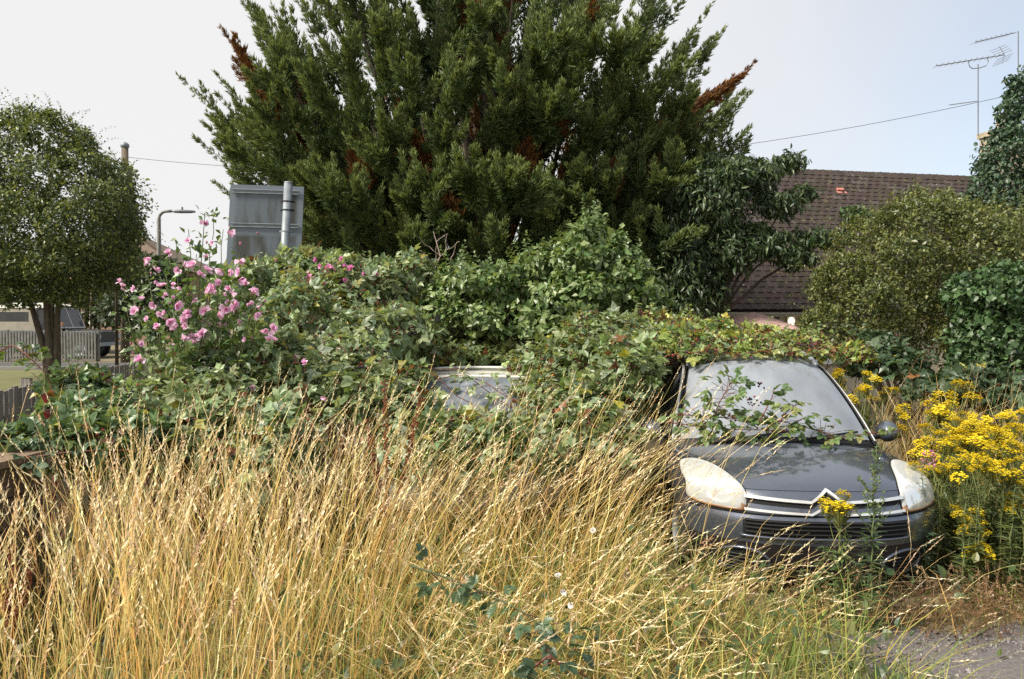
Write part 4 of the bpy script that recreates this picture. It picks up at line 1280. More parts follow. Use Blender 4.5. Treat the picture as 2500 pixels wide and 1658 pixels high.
for s_ in (-1, 1):
    fw = MB(); fw.box((h - 1.34, s_ * .57 - (.0 if s_ > 0 else .26), .62), (h - .02, s_ * .57 + (.26 if s_ > 0 else .0), .94))
    fw.build('front_wing', M['darkbody'], off)
    MB().tube([[h - 1.3, s_ * .70, .955], [h - .05, s_ * .70, .955]], .02, 6).build('wing_edge', M['galv'], off)
    hl_ = MB().tube([[h - .02, s_ * .70, .80], [h + .03, s_ * .70, .80]], .09, 14).build('headlight', M['lens'], off)
    for y in (-h + .95, h - .72): wheel(off, 0, 0, .38, s_)
    for w_, y in zip([o for o in off.children if o.name.startswith('wheel')][-2:], (-h + .95, h - .72)):
        w_.location = (y, s_ * .72, .38); w_.rotation_euler = (0, 0, PI / 2)
MB().box((h - .06, -.56, .55), (h - .03, .56, .94)).build('grille', M['black'], off)
MB().box((h + .035, -.85, .45), (h + .12, .85, .58)).build('front_bumper', M['galv'], off)
q = np.array([h - 1.1, -.78, 1.0])
MB().tube([q, q + [-.05, -.15, .20]], .012, 5).build('mirror_arm', M['galv'], off)
MB().box(q + [-.10, -.24, .18], q + [-.02, -.10, .30]).build('mirror', M['amber'], off)


# ================================================================== TREES
# ------------------------------------------------------------------ the big cypress
r = np.random.default_rng(101)
DT = 15.0
cb = P(1175, 800, DT); cb[2] = 0
cyp = thing('cypress_tree', cb, 'huge dark green cypress with upswept feathery branches filling the sky', 'tree')
K = DT / FPX
def tz(py): return P(1200, py, DT)[2]
PROF_Z = np.array([1.2, 2.2, 3.2, 4.2, 5.2, 6.0, 7.0, 8.0, 9.0, 10.0, 10.9, 11.6])
PROF_R = np.array([2.2, 3.0, 3.75, 4.35, 4.85, 5.0, 4.75, 4.3, 3.6, 2.6, 1.4, .3])
FLAT = 0.72
limbs = []        # (points, radius0, dead)
# limbs whose tips show on the outline, read off the photograph
tips = [(468, 218, 0), (512, 365, 0), (530, 330, 0), (555, 470, 0), (578, 118, 1), (585, -10, 0), (640, 70, 0), (700, -60, 0), (735, -30, 0),
        (620, 200, 1), (560, 260, 0), (600, 330, 0), (650, 400, 0),
        (1712, 48, 0), (1742, 108, 0), (1802, 195, 1), (1700, 205, 0), (1755, 225, 1), (1690, 300, 0), (1798, 340, 0), (1735, 300, 0), (1690, 560, 0), (1680, 470, 0), (1715, 420, 0), (1650, -10, 0)]
for (px, py, dead) in tips:
    q = P(px, py, DT + r.uniform(-1.2, .6))
    s0 = cb + np.array([0, 0, .6 + q[2] * r.uniform(.05, .18)])
    b = limb(s0, q, [0, 0, -.05 * abs(q[0] - cb[0])], r, 9, .04)
    limbs.append((b, dead))
n_l = 150
for k in range(n_l):
    z = np.interp(r.random(), np.linspace(0, 1, 6), [1.6, 3.2, 4.8, 6.4, 8.4, 11.4])
    rad_ = np.interp(z, PROF_Z, PROF_R) * r.uniform(.72, 1.0)
    a = r.uniform(0, 2 * PI) if r.random() < .45 else r.uniform(PI, 2 * PI)
    q = cb + np.array([rad_ * math.cos(a), FLAT * rad_ * math.sin(a), z])
    s0 = cb + np.array([r.normal(0, .15), r.normal(0, .15), max(.4, .5 + z * r.uniform(.02, .30))])
    limbs.append((limb(s0, q, [r.normal(0, .3), r.normal(0, .3), -r.uniform(-.04, .12) * rad_], r, 9, .05), 1 if r.random() < .02 else 0))
for k in range(75):
    z = r.uniform(1.2, 3.9); rad_ = np.interp(z, PROF_Z, PROF_R) * r.uniform(.6, .95); a = r.uniform(PI * 1.02, PI * 1.98)
    q = cb + np.array([rad_ * math.cos(a), FLAT * rad_ * math.sin(a), z])
    limbs.append((limb(cb + np.array([0, 0, z * .5]), q, [r.normal(0, .2), r.normal(0, .2), -.08 * rad_], r, 9, .05), 0))
wood = MB()
trunk = MB()
tp = np.array([cb + [0.04 * math.sin(z * 1.3), 0.05 * math.cos(z), z] for z in np.linspace(-.2, 9.5, 14)])
trunk.tube(tp, np.linspace(.42, .06, 14), 12)
trunk.build('trunk', M['bark'], cyp, smooth=True)
SP_p, SP_d, SP_n, SP_s, SP_c, DEAD = [], [], [], [], [], []
def plume(base, d, ln, wid, cnt, dead, bright):
    """one feathery plume: short sprays set around a bending axis"""
    t = np.sort(r.random(cnt) ** .8)
    up = np.array([0, 0, 1.0])
    ax = nrm(d)
    bend = (up - ax * (ax @ up)) * (.0 if cnt > 100 else .30)
    p = base + ax * (t * ln)[:, None] + bend * (t ** 2 * ln)[:, None]
    tan = nrm(ax + bend * (2 * t)[:, None])
    rd = r.normal(size=(cnt, 3)); rd -= (rd * tan).sum(1, keepdims=True) * tan; rd = nrm(rd)
    wdt = wid * np.clip(1 - t, 0, 1) ** .75 * np.minimum(1, .35 + 2.4 * t)
    p = p + rd * (wdt * r.uniform(.15, .75, cnt))[:, None]
    dd = nrm(tan * 1.0 + rd * (.75 * (1 - .6 * t))[:, None] + up * .15 + r.normal(0, .12, (cnt, 3)))
    SP_p.append(p); SP_d.append(dd); SP_n.append(nrm(rd + up * .3 + r.normal(0, .5, (cnt, 3))))
    SP_s.append((.165 - .07 * t) * r.uniform(.75, 1.25, cnt))
    if dead:
        c = palette([(.17, .072, .024), (.13, .052, .02), (.20, .10, .03), (.085, .04, .018)], cnt, r)
    else:
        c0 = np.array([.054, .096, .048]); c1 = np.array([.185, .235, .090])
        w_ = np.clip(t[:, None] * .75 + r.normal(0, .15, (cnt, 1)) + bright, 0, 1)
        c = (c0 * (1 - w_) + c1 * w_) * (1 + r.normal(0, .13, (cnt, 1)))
    SP_c.append(np.clip(c, .004, 1)); DEAD.append(np.full(cnt, dead))
for (b, dead) in limbs:
    back = .35 if b[-1][1] > cb[1] + 1.0 and abs(b[-1][0] - cb[0]) < 3.6 else 1.0
    L = np.linalg.norm(np.diff(b, axis=0), axis=1).sum()
    wood.tube(b[:-1], np.linspace(.07, .012, len(b) - 1) * min(1.4, .5 + L * .15), 6)
    tan = np.gradient(b, axis=0)
    # terminal plume
    i1 = int(len(b) * (.5 if not dead else .4))
    plume(b[i1], b[-1] - b[i1], np.linalg.norm(b[-1] - b[i1]) * 1.10, .33, int((170 if not dead else 280) * back), dead, r.uniform(0, .2))
    m = int(4 + L * 1.7)
    for k in range(m):
        f = r.uniform(.36, .95)
        x = f * (len(b) - 1); i = int(x); q = lerp(b[i], b[min(i + 1, len(b) - 1)], x - i)
        tn = nrm(tan[i])
        sd = r.normal(size=3); sd -= sd @ tn * tn; sd = nrm(sd)
        out = q - cb; out[2] *= .3; out = nrm(out)
        d = nrm(tn * .9 + sd * .62 + np.array([0, 0, .22]) + out * .30)
        dl = dead or (r.random() < (.72 if f < .55 else .02))
        plume(q, d, r.uniform(.6, 1.3) * (1.35 - .75 * f), r.uniform(.12, .20), int(r.uniform(40, 62) * back), dl, r.uniform(-.1, .25) + (.08 if f > .75 else -.12))
ARMS = [(1000, 460, 890, 320), (1000, 320, 1010, 155), (1060, 330, 1120, 165), (1110, 120, 1207, 22), (1190, 330, 1242, 200), (1230, 340, 1290, 190), (1290, 180, 1382, 82), (1340, 215, 1303, 122), (1290, 320, 1402, 235),
        (1490, 190, 1515, 92), (1500, 200, 1608, 92), (1590, 380, 1583, 262), (1430, 500, 1437, 420), (1440, 525, 1372, 465), (1210, 525, 1332, 450), (1160, 480, 1197, 382), (1240, 510, 1246, 418), (1000, 500, 1092, 440),
        (850, 570, 768, 388), (1040, 540, 962, 478), (1150, 490, 1120, 390), (1200, 570, 1242, 420), (1470, 505, 1512, 425), (1550, 500, 1642, 445), (1570, 640, 1682, 560), (1050, 570, 1112, 532), (1385, 550, 1300, 518),
        (820, 300, 760, 160), (880, 260, 840, 100), (760, 330, 650, 180), (740, 380, 610, 250), (940, 200, 930, 60), (700, 430, 560, 370), (1620, 330, 1700, 230), (1560, 280, 1660, 150), (1400, 380, 1470, 290), (900, 560, 870, 450),
        (1080, 430, 1090, 310), (960, 400, 930, 280), (1340, 330, 1350, 240), (1420, 200, 1450, 90), (1600, 460, 1690, 400), (780, 500, 720, 420), (1250, 260, 1200, 130), (1130, 260, 1150, 120), (1480, 330, 1560, 220), (1030, 640, 980, 580), (1180, 640, 1230, 580), (1500, 590, 1560, 540)]
for (bx, by, tx, ty) in ARMS:
    xx = (bx - 1250) / FPX * 12.5 - cb[0]
    dfront = DT - FLAT * math.sqrt(max(0.3, 4.7 ** 2 - xx ** 2)) + r.uniform(-.1, .5)
    a_, b_ = P(bx, by, dfront + .5), P(tx, ty, dfront - .25)
    ln_ = np.linalg.norm(b_ - a_)
    a0_ = a_ - (b_ - a_) * .35
    plume(a0_, b_ - a0_, ln_ * 1.38, .20, 190, 0, .15)
    for k in range(5):
        f = r.uniform(.05, .75); q = lerp(a_, b_, f)
        sd = nrm(r.normal(size=3) * [1, .6, .8])
        plume(q, nrm(b_ - a_) * .8 + sd * .75 + np.array([0, 0, .25]), ln_ * (.80 - .45 * f), .12, 52, 0, .12)
for (bx, by, tx, ty, d_, w_, n_) in ((1575, 350, 1803, 192, 13.6, .30, 420), (1600, 330, 1755, 225, 13.5, .22, 200), (705, 335, 578, 116, 13.9, .30, 420), (690, 300, 620, 200, 13.8, .24, 220), (1590, 480, 1600, 380, 13.0, .3, 150), (1020, 420, 1000, 330, 12.6, .35, 170),
                                    (1270, 450, 1290, 350, 12.4, .4, 190), (900, 470, 860, 380, 12.8, .35, 170), (1480, 480, 1500, 400, 12.6, .35, 150), (1160, 60, 1180, -20, 12.6, .25, 120), (1100, 560, 1080, 470, 12.3, .4, 170), (1350, 330, 1380, 260, 12.4, .3, 120)):
    plume(P(bx, by, d_), P(tx, ty, d_ - .1) - P(bx, by, d_), np.linalg.norm(P(tx, ty, d_ - .1) - P(bx, by, d_)) * 1.05, w_, n_, 1, 0)
wood.build('branches', M['bark'], cyp, smooth=True)
SPp, SPd, SPn, SPs, SPc, DEAD = map(np.concatenate, (SP_p, SP_d, SP_n, SP_s, SP_c, DEAD))
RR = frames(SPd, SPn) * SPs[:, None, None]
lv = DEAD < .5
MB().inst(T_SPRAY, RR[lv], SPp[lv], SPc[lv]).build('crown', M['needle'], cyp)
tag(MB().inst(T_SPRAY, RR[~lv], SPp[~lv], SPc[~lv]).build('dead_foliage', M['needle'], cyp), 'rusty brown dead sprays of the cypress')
print('cypress sprays', len(SPp))


def B(px, py, d, wx, wy, dz=None):
    """ellipsoid centred at a place, half sizes read in photograph pixels; depth half size dz in metres"""
    k = d / FPX
    return (P(px, py, d), (wx * k, dz if dz is not None else wx * k, wy * k))


def tree(name, base, label, trunks, mb_leaves, mat, group=None, cat='tree', bark='bark'):
    t = thing(name, base, label, cat, group)
    for k, (pts, r0, r1) in enumerate(trunks):
        MB().tube(pts, np.linspace(r0, r1, len(pts)), 8).build('trunk' if k == 0 or r0 > .05 else 'branch', M[bark], t, smooth=True)
    mb_leaves.build('crown', mat, t)
    return t


# ------------------------------------------------------------------ hawthorn on the left
r = np.random.default_rng(202)
D = 18.0
hb = [B(60, 420, D, 150, 130, 1.3), B(190, 520, D - .3, 130, 130, 1.3), B(70, 580, D - .5, 190, 120, 1.5), B(240, 640, D, 90, 70, .8), B(-80, 480, D, 140, 160, 1.4),
      B(130, 360, D + .2, 90, 70, .8), B(60, 320, D + .3, 70, 50, .6), B(190, 395, D + .2, 50, 60, .5), B(-150, 560, D, 150, 180, 1.4), B(300, 600, D - .1, 40, 60, .4), B(260, 580, D - .2, 70, 80, .7), B(-40, 640, D, 130, 80, 1.2), B(130, 660, D - .4, 110, 60, 1.0),
      B(40, 300, D + .3, 28, 34, .3), B(128, 305, D + .3, 22, 40, .25), B(215, 440, D, 36, 60, .4)]
hb += [B(20, 705, D - .2, 70, 38, .6), B(110, 715, D - .2, 80, 34, .6), B(230, 700, D, 70, 44, .5), B(-60, 700, D, 80, 60, .7), B(170, 735, D - .3, 50, 26, .4), B(40, 740, D - .3, 50, 22, .4)]
ml = MB()
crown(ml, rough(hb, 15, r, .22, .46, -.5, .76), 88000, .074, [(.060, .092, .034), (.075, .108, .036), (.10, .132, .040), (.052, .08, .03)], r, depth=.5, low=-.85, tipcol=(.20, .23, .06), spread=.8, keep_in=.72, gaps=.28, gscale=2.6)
shoots(ml, hb, 460, r, .3, 1.0, .075, [(.10, .14, .04), (.15, .19, .05), (.075, .11, .035)], T_DIAM, 14, up=1.0, low=-.2)
hbz = P(125, 900, D); hbz[2] = float(ground_z(hbz[0], hbz[1]))
def tr(pts, r0, r1): return (np.array(pts), r0, r1)
b0 = hbz
trunks = [tr([b0, P(125, 860, D), P(118, 780, D), P(112, 700, D), P(100, 600, D), P(90, 480, D)], .13, .04),
          tr([b0 + [.05, .1, 0], P(140, 860, D), P(140, 780, D), P(146, 700, D), P(180, 560, D)], .10, .03),
          tr([b0 + [-.05, 0, 0], P(108, 850, D), P(90, 790, D), P(75, 740, D), P(40, 690, D), P(-20, 600, D)], .09, .03),
          tr([b0 + [.1, 0, 0], P(128, 840, D), P(128, 740, D), P(130, 640, D), P(120, 420, D)], .07, .02)]
tree('hawthorn_tree', b0, 'round leafy hawthorn with several thin trunks at the left edge', trunks, ml, M['leaf'])
# small upright tree beside the telegraph pole
hb2 = [B(285, 470, D + 3, 36, 60, .5), B(270, 540, D + 3, 48, 60, .6), B(300, 560, D + 3, 40, 70, .5), B(262, 440, D + 3, 16, 36, .2), B(305, 500, D + 3, 26, 40, .3), B(285, 630, D + 3, 50, 60, .6)]
ml = MB(); crown(ml, hb2, 6500, .095, [(.055, .085, .025), (.09, .12, .03), (.05, .07, .03)], r, tpl=T_OVATE, depth=.8, low=-.9)
q = P(285, 880, D + 3); q[2] = .6
tree('sapling_tree', q, 'slim sapling in leaf right beside the telegraph pole', [tr([q, P(284, 700, D + 3), P(286, 560, D + 3), P(285, 430, D + 3)], .05, .012)], ml, M['leaf'])

# ------------------------------------------------------------------ dark shrubs and bare stems behind the white vehicle
r = np.random.default_rng(303)
def shrub(name, blobs, n, size, cols, label, cat='shrub', tpl=T_DIAM, mat='leaf', depth=.5, group=None, stems=5, tipcol=None, low=-.5, up=.5, spread=.6, droop=.3, rng=None, keep_in=.8, gaps=0.0, gscale=3.0):
    rng = rng or r
    c = np.mean([b[0] for b in blobs], 0); c = c.copy(); c[2] = float(ground_z(c[0], c[1]))
    t = thing(name, c, label, cat, group)
    st_ = MB()
    for k in range(stems):
        b = blobs[rng.integers(len(blobs))]
        s0 = c + np.array([rng.normal(0, .12), rng.normal(0, .12), 0])
        e = b[0] + rng.normal(0, .5, 3) * np.array(b[1]) * .6
        st_.tube(limb(s0, e, [0, 0, .1], rng), np.linspace(.03, .008, 7), 6)
    st_.build('stems', M['bark'], t, smooth=True)
    ml = MB(); crown(ml, blobs, n, size, cols, rng, tpl=tpl, depth=depth, low=low, tipcol=tipcol, up=up, spread=spread, droop=droop, keep_in=keep_in, gaps=gaps, gscale=gscale)
    ml.build('foliage', M[mat], t)
    return t
DK = [(0.0264, 0.0432, 0.0192), (0.036, 0.0576, 0.024), (0.048, 0.072, 0.0264)]
shrub('tall_hedge', [B(-20, 690, 33, 120, 90, 1.5), B(110, 670, 34, 130, 90, 1.5), B(260, 700, 34, 120, 80, 1.4), B(80, 760, 33, 220, 60, 1.3), B(300, 770, 33, 120, 60, 1.2)], 26000, .16, DK, 'dark evergreen hedge standing behind the white roofed vehicle', 'hedge', depth=.5)
shrub('garden_shrub', [B(345, 690, 25, 60, 70, .9), B(395, 700, 24.5, 60, 80, .9), B(310, 760, 24, 60, 60, .9), B(390, 790, 24, 90, 60, 1.0)], 5200, .15, [(.03, .05, .02), (.045, .07, .025), (.06, .085, .04)], 'dark shrub at the foot of the street lamp behind the hibiscus', depth=.5)
ORD = ['first', 'second', 'third', 'fourth', 'fifth', 'sixth']
for k, px in enumerate((153, 170, 183, 196, 207, 222)):
    a = P(px, 860, 32); a[2] = .6
    tag(MB().tube([a, P(px + r.normal(0, 3), 760, 32), P(px + 4 + r.normal(0, 5), 660, 32)], [.07, .06, .045], 7).build('bare_trunk', plain('pale_bark', (.17, .12, .075), .85, namp=.4), smooth=True),
        ORD[k] + ' slim bare trunk from the left in the dark hedge behind the white roofed vehicle', 'trunk', 'bare trunks behind the vehicle')

# ------------------------------------------------------------------ drooping cherry beside the cypress
r = np.random.default_rng(404)
D = 12.6
cbz = P(1755, 800, D); cbz[2] = 0
cb_ = [B(1740, 480, D, 100, 100, .8), B(1680, 520, D + .3, 100, 110, .8), B(1840, 440, D, 64, 50, .4), B(1930, 395, D, 48, 26, .25), B(1690, 640, D + .1, 110, 90, .7), B(1790, 610, D - .1, 70, 60, .5),
       B(1900, 500, D - .1, 70, 34, .35), B(1870, 600, D - .2, 85, 38, .4), B(2000, 580, D - .2, 72, 28, .3), B(2095, 528, D - .2, 52, 24, .25), B(1940, 630, D - .2, 50, 28, .3), B(1640, 600, D + .5, 90, 120, .7), B(1780, 405, D + .1, 60, 34, .4), B(1960, 470, D, 44, 18, .22), B(1700, 720, D, 90, 60, .5), B(1630, 690, D + .3, 60, 60, .4), B(1850, 560, D - .1, 40, 24, .25)]
ml = MB()
crown(ml, rough(cb_, 4, r), 19000, .10, [(.046, .080, .032), (.060, .098, .036), (.078, .118, .040), (.038, .066, .03)], r, tpl=T_SLIM, depth=.7, low=-.95, up=.6, droop=1.3, spread=.5, keep_in=.7)
trunks = [tr([cbz, P(1752, 760, D), P(1765, 680, D), P(1790, 560, D), P(1815, 440, D)], .06, .015)]
for e in ((1690, 540), (1850, 560), (1920, 500), (1720, 620), (2080, 540), (1900, 610), (1810, 640), (1660, 600)):
    trunks.append(tr(limb(P(1752, 770, D), P(e[0], e[1], D - .1), [0, 0, .12], r), .03, .008))
tree('cherry_tree', cbz, 'small dark cherry with long drooping leaves between cypress and tiled roof', trunks, ml, M['leaf'])

# ------------------------------------------------------------------ olive green thorn bush on the right
r = np.random.default_rng(505)
D = 11.0
ob = [B(2240, 640, D, 190, 120, 1.3), B(2120, 740, D - .2, 130, 110, 1.1), B(2330, 600, D + .2, 170, 80, 1.2), B(2250, 560, D + .2, 110, 70, .8), B(2080, 800, D - .2, 90, 70, .8), B(2420, 640, D + .2, 150, 110, 1.2),
      B(2230, 500, D + .3, 34, 40, .35), B(2300, 505, D + .3, 42, 34, .35), B(2180, 570, D + .1, 80, 60, .6), B(2050, 690, D - .1, 66, 60, .5), B(2250, 800, D, 170, 110, 1.1), B(2010, 800, D, 50, 50, .4), B(2390, 560, D + .3, 70, 44, .5), B(2475, 560, D + .3, 60, 44, .5)]
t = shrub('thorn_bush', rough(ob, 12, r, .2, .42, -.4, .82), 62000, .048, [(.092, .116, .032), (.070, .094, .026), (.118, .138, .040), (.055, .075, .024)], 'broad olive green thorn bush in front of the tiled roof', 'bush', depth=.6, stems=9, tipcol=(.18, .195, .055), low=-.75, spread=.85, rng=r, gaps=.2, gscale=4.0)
sm_ = MB(); shoots(sm_, ob, 380, r, .15, .6, .05, [(.13, .15, .04), (.17, .185, .05), (.10, .125, .035)], T_DIAM, 14, up=.8, low=-.2)
sm_.build('young_shoots', M['leaf'], t)
# birch with small dark leaves at the right edge
D = 13.6
bb = [B(2475, 300, D, 40, 70, .4), B(2450, 390, D, 66, 70, .6), B(2500, 400, D, 80, 120, .8), B(2440, 470, D, 70, 60, .6), B(2520, 280, D, 60, 130, .7), B(2425, 345, D, 20, 26, .2), B(2415, 440, D, 24, 34, .25), B(2480, 230, D, 24, 50, .25), B(2500, 520, D, 90, 80, .7)]
ml = MB()
crown(ml, rough(bb, 4, r), 10500, .068, [(.045, .085, .048), (.06, .105, .055), (.08, .13, .075), (.032, .06, .038)], r, tpl=T_OVATE, depth=.8, low=-.95, droop=.9, up=.4)
q = P(2515, 900, D); q[2] = 0
tree('birch_tree', q, 'tall birch with small dark leaves hiding the chimney at the right edge', [tr([q, P(2515, 600, D), P(2510, 400, D), P(2500, 200, D)], .1, .02)], ml, M['leaf_gloss'])
# glossy ivy-like bush below it
D = 9.3
shrub('ivy_bush', [B(2440, 720, D, 110, 70, .8), B(2490, 800, D, 110, 110, .9), B(2420, 830, D - .1, 80, 70, .6), B(2480, 900, D - .2, 110, 80, .8), B(2390, 770, D, 50, 50, .4), B(2500, 690, D, 60, 50, .5), B(2385, 900, D - .1, 60, 60, .5)],
      9000, .065, [(.045, .09, .032), (.062, .115, .04), (.08, .14, .05), (.035, .068, .028)], 'glossy deep green bush at the right edge under the thorn bush', 'bush', tpl=T_LOBE, mat='leaf_gloss', depth=.6, rng=r)


# ================================================================== SHRUBS, BRAMBLES AND FLOWERS
r = np.random.default_rng(606)
D = 10.0
gb = [B(1420, 650, D, 100, 90, .7), B(1445, 570, D + .1, 40, 40, .3), B(1490, 610, D, 50, 50, .4), B(1310, 650, D, 60, 40, .4), B(1320, 630, D, 34, 24, .25), B(1520, 700, D - .1, 90, 70, .6), B(1170, 700, D, 120, 54, .6), B(1120, 670, D, 50, 26, .3), B(1230, 690, D, 70, 44, .5),
      B(1380, 740, D - .2, 120, 80, .7), B(1180, 770, D - .1, 120, 60, .6), B(1090, 740, D, 60, 60, .4), B(1570, 740, D, 60, 50, .4), B(1440, 545, D + .1, 20, 20, .15), B(1545, 650, D, 30, 40, .25), B(1300, 790, D - .2, 160, 60, .7)]
gl = MB()
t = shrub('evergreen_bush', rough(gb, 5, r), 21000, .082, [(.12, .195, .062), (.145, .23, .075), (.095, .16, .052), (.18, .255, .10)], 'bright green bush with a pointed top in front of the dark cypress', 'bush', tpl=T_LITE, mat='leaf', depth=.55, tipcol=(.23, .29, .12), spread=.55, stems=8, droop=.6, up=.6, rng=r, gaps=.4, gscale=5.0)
# leafing shoots on its top
sh_ = MB()
for k in range(70):
    b = gb[r.integers(len(gb) - 1)]
    u = nrm(np.array([r.normal(), r.normal() - .4, abs(r.normal()) + .5])); p0 = b[0] + u * np.array(b[1]) * .9
    d = nrm(u + np.array([0, 0, .8])); ln = r.uniform(.12, .32)
    m = 11
    tt = np.linspace(.1, 1, m)
    p = p0 + d * (tt * ln)[:, None]
    a = np.arange(m) * 2.4
    s1 = nrm(np.cross(d, [.3, .2, 1.0])); s2 = np.cross(d, s1)
    dd = nrm(np.cos(a)[:, None] * s1 + np.sin(a)[:, None] * s2 + d * (.2 + .6 * tt)[:, None])
    sh_.inst(T_OVATE, frames(dd, np.tile(d, (m, 1))) * (.075 * (1.1 - .5 * tt))[:, None, None], p, palette([(.11, .17, .06), (.15, .21, .085)], m, r))
sh_.build('young_shoots', M['leaf'], t)
# dry branching umbel skeleton
uq = P(1055, 700, 10.3)
um = thing('dead_stalk', P(1058, 690, 10.3) * [1, 1, 0], 'pale dead branching stalk sticking up before the dark cypress', 'dead plant')
ub = MB()
main = [P(1058, 720, 10.3) * [1, 1, 0], P(1050, 680, 10.3), P(1075, 625, 10.3), P(1058, 565, 10.3)]
ub.tube(main, [.012, .011, .008, .004], 5, (.45, .36, .30))
for (a, b_) in (((1075, 625), (1038, 598)), ((1075, 625), (1110, 600)), ((1066, 590), (1088, 572)), ((1050, 680), (1100, 640)), ((1060, 650), (1030, 615)), ((1100, 640), (1112, 602)), ((1088, 612), (1092, 570)), ((1064, 640), (1066, 600)), ((1038, 598), (1024, 580)), ((1110, 600), (1122, 590))):
    ub.tube(limb(P(*a, 10.3), P(*b_, 10.2), [0, 0, .01], r, 5, .008), np.linspace(.006, .003, 5), 4, (.45, .36, .30))
ub.build('stalk', M['stem'], um)

# ------------------------------------------------------------------ brambles
BRG = [(0.1985, 0.269, 0.1227), (0.258, 0.3203, 0.1689), (0.1655, 0.2255, 0.1042), (0.3144, 0.3714, 0.184), (0.2316, 0.2947, 0.1901)]
BRY = [(0.2734, 0.3463, 0.0878), (0.3463, 0.401, 0.1053), (0.2187, 0.3008, 0.0842), (0.4374, 0.4556, 0.1317), (0.1732, 0.2643, 0.0878)]  # backlit glow of the roof leaves put into this brighter yellow green
LEAF_MESH = {}
def leaf_meshes(key, cols, mat, tpl):
    if key not in LEAF_MESH:
        LEAF_MESH[key] = [MB().inst(tpl, np.eye(3)[None], np.zeros((1, 3)), np.array([c], float)).mesh('leaf', mat) for c in cols]
    return LEAF_MESH[key]


def put_leaves(parent, key, cols, mat, tpl, R, T, rng, name='leaf'):
    ms = leaf_meshes(key, cols, mat, tpl)
    for k in range(len(T)):
        mm = np.eye(4); mm[:3, :3] = R[k]; mm[:3, 3] = T[k]
        o = link(name, ms[rng.integers(len(ms))], parent)
        o.matrix_basis = Matrix(mm.tolist())


def berries(mb, centres, rng, rad=.0085, per=9, spread=.035):
    n = len(centres) * per
    p = np.repeat(centres, per, 0) + rng.normal(0, spread, (n, 3)) * [1, 1, .8]
    c = palette([(.010, .006, .010), (.016, .008, .012), (.16, .018, .012), (.24, .045, .03), (.012, .006, .01)], n, rng, .2)
    s = rad * rng.uniform(.75, 1.3, n)
    mb.inst(T_OCT, np.tile(np.eye(3), (n, 1, 1)) * (s * 1.15)[:, None, None], p, c)


def bramble(name, blobs, n, label, cols=BRG, rng=None, size=.125, n_single=300, ncane=14, nberry=40, dead=.05, yellow=.035, depth=.45, mat='leaf', low=-.35, key='bg', cat='bramble', group=None, nshoot=60):
    c = np.mean([b[0] for b in blobs], 0).copy(); c[2] = float(ground_z(c[0], c[1]))
    t = thing(name, c, label, cat, group)
    p, nn, dd = blob_points(rough(blobs, 7, rng), n, rng, depth, low)
    R = leaf_frames(p, nn, rng, size, .42, .7, .25, .6)
    score = np.linalg.norm(p - [0, 0, CAMZ], axis=1) + dd * 6 + np.where(nn[:, 1] > .3, 5, 0) + rng.random(n) * 2.0
    so = np.argsort(score)[:n_single]
    put_leaves(t, key, cols, M[mat], T_BRAM5, R[so], p[so], rng)
    rest = np.ones(n, bool); rest[so] = False
    col = palette(cols, n, rng)
    dm = rng.random(n) < dead; col[dm] = palette([(.16, .06, .025), (.22, .10, .04), (.10, .035, .02)], int(dm.sum()), rng)
    ym = rng.random(n) < yellow; col[ym] = palette([(.38, .33, .05), (.30, .28, .06)], int(ym.sum()), rng)
    cm = MB()
    lm_ = MB().inst(T_BRAM, R[rest], p[rest], col[rest])
    shoots(lm_, blobs, nshoot, rng, .12, .42, size * .75, cols, T_BRAM, 6, cm, up=.9, low=.1)
    tag(lm_.build('leaves', M[mat], t), kind='stuff')
    for k in range(int(ncane * 1.7)):
        b = blobs[rng.integers(len(blobs))]
        u = nrm(rng.normal(size=3) * [1, 1, .3] + [0, -.4, .5])
        e = b[0] + u * np.array(b[1]) * rng.uniform(.9, 1.3)
        s0 = c + rng.normal(0, .5, 3) * [1, .5, 0]; s0[2] = float(ground_z(s0[0], s0[1]))
        pts = limb(s0, e, [0, 0, .55 + .25 * rng.random()], rng, 10, .02)
        cm.tube(pts, np.linspace(.007, .003, 10), 5, [(.13, .035, .025), (.09, .06, .03), (.16, .05, .03)][rng.integers(3)])
    cm.build('canes', M['stem'], t)
    if nberry:
        bp, bn_, bd = blob_points(blobs, nberry, rng, .08, low + .2)
        bmesh_ = MB(); berries(bmesh_, bp + bn_ * .02, rng)
        tag(bmesh_.build('berries', M['berry'], t), kind='stuff')
    return t

r = np.random.default_rng(707)
# main mass between hibiscus and white car
bramble('bramble_thicket', [B(760, 790, 9.4, 170, 110, 1.0), B(900, 720, 10.2, 150, 80, .8), B(980, 700, 10.3, 80, 70, .6), B(640, 740, 9.6, 110, 90, .8), B(900, 830, 9.0, 140, 90, .8), B(700, 700, 10.0, 110, 60, .6), B(830, 680, 10.3, 70, 60, .5), B(1120, 840, 11.0, 120, 50, .5), B(760, 660, 10.1, 60, 40, .4)],
        8200, 'tall bramble thicket full of blackberries round the foot of the road sign', rng=r, ncane=26, nberry=150, size=.12)
bramble('bramble_thicket', [B(760, 940, 7.4, 190, 110, .8), B(880, 970, 7.0, 110, 80, .5), B(620, 930, 7.6, 120, 110, .7), B(960, 1010, 6.9, 90, 60, .4)],
        5600, 'dark bramble mass in front of the white car roof and behind the dry grass', rng=r, ncane=18, nberry=90, size=.105)
bramble('bramble_thicket', [B(490, 970, 7.0, 110, 115, .6), B(400, 1020, 6.4, 110, 90, .5), B(330, 1000, 6.9, 80, 44, .45), B(540, 1060, 6.2, 150, 110, .6), B(330, 1100, 5.9, 130, 90, .5), B(650, 1120, 6.0, 140, 110, .6)],
        6200, 'deep green brambles climbing the board fence under the pink hibiscus', rng=r, ncane=16, nberry=60, size=.10, cols=BRG)
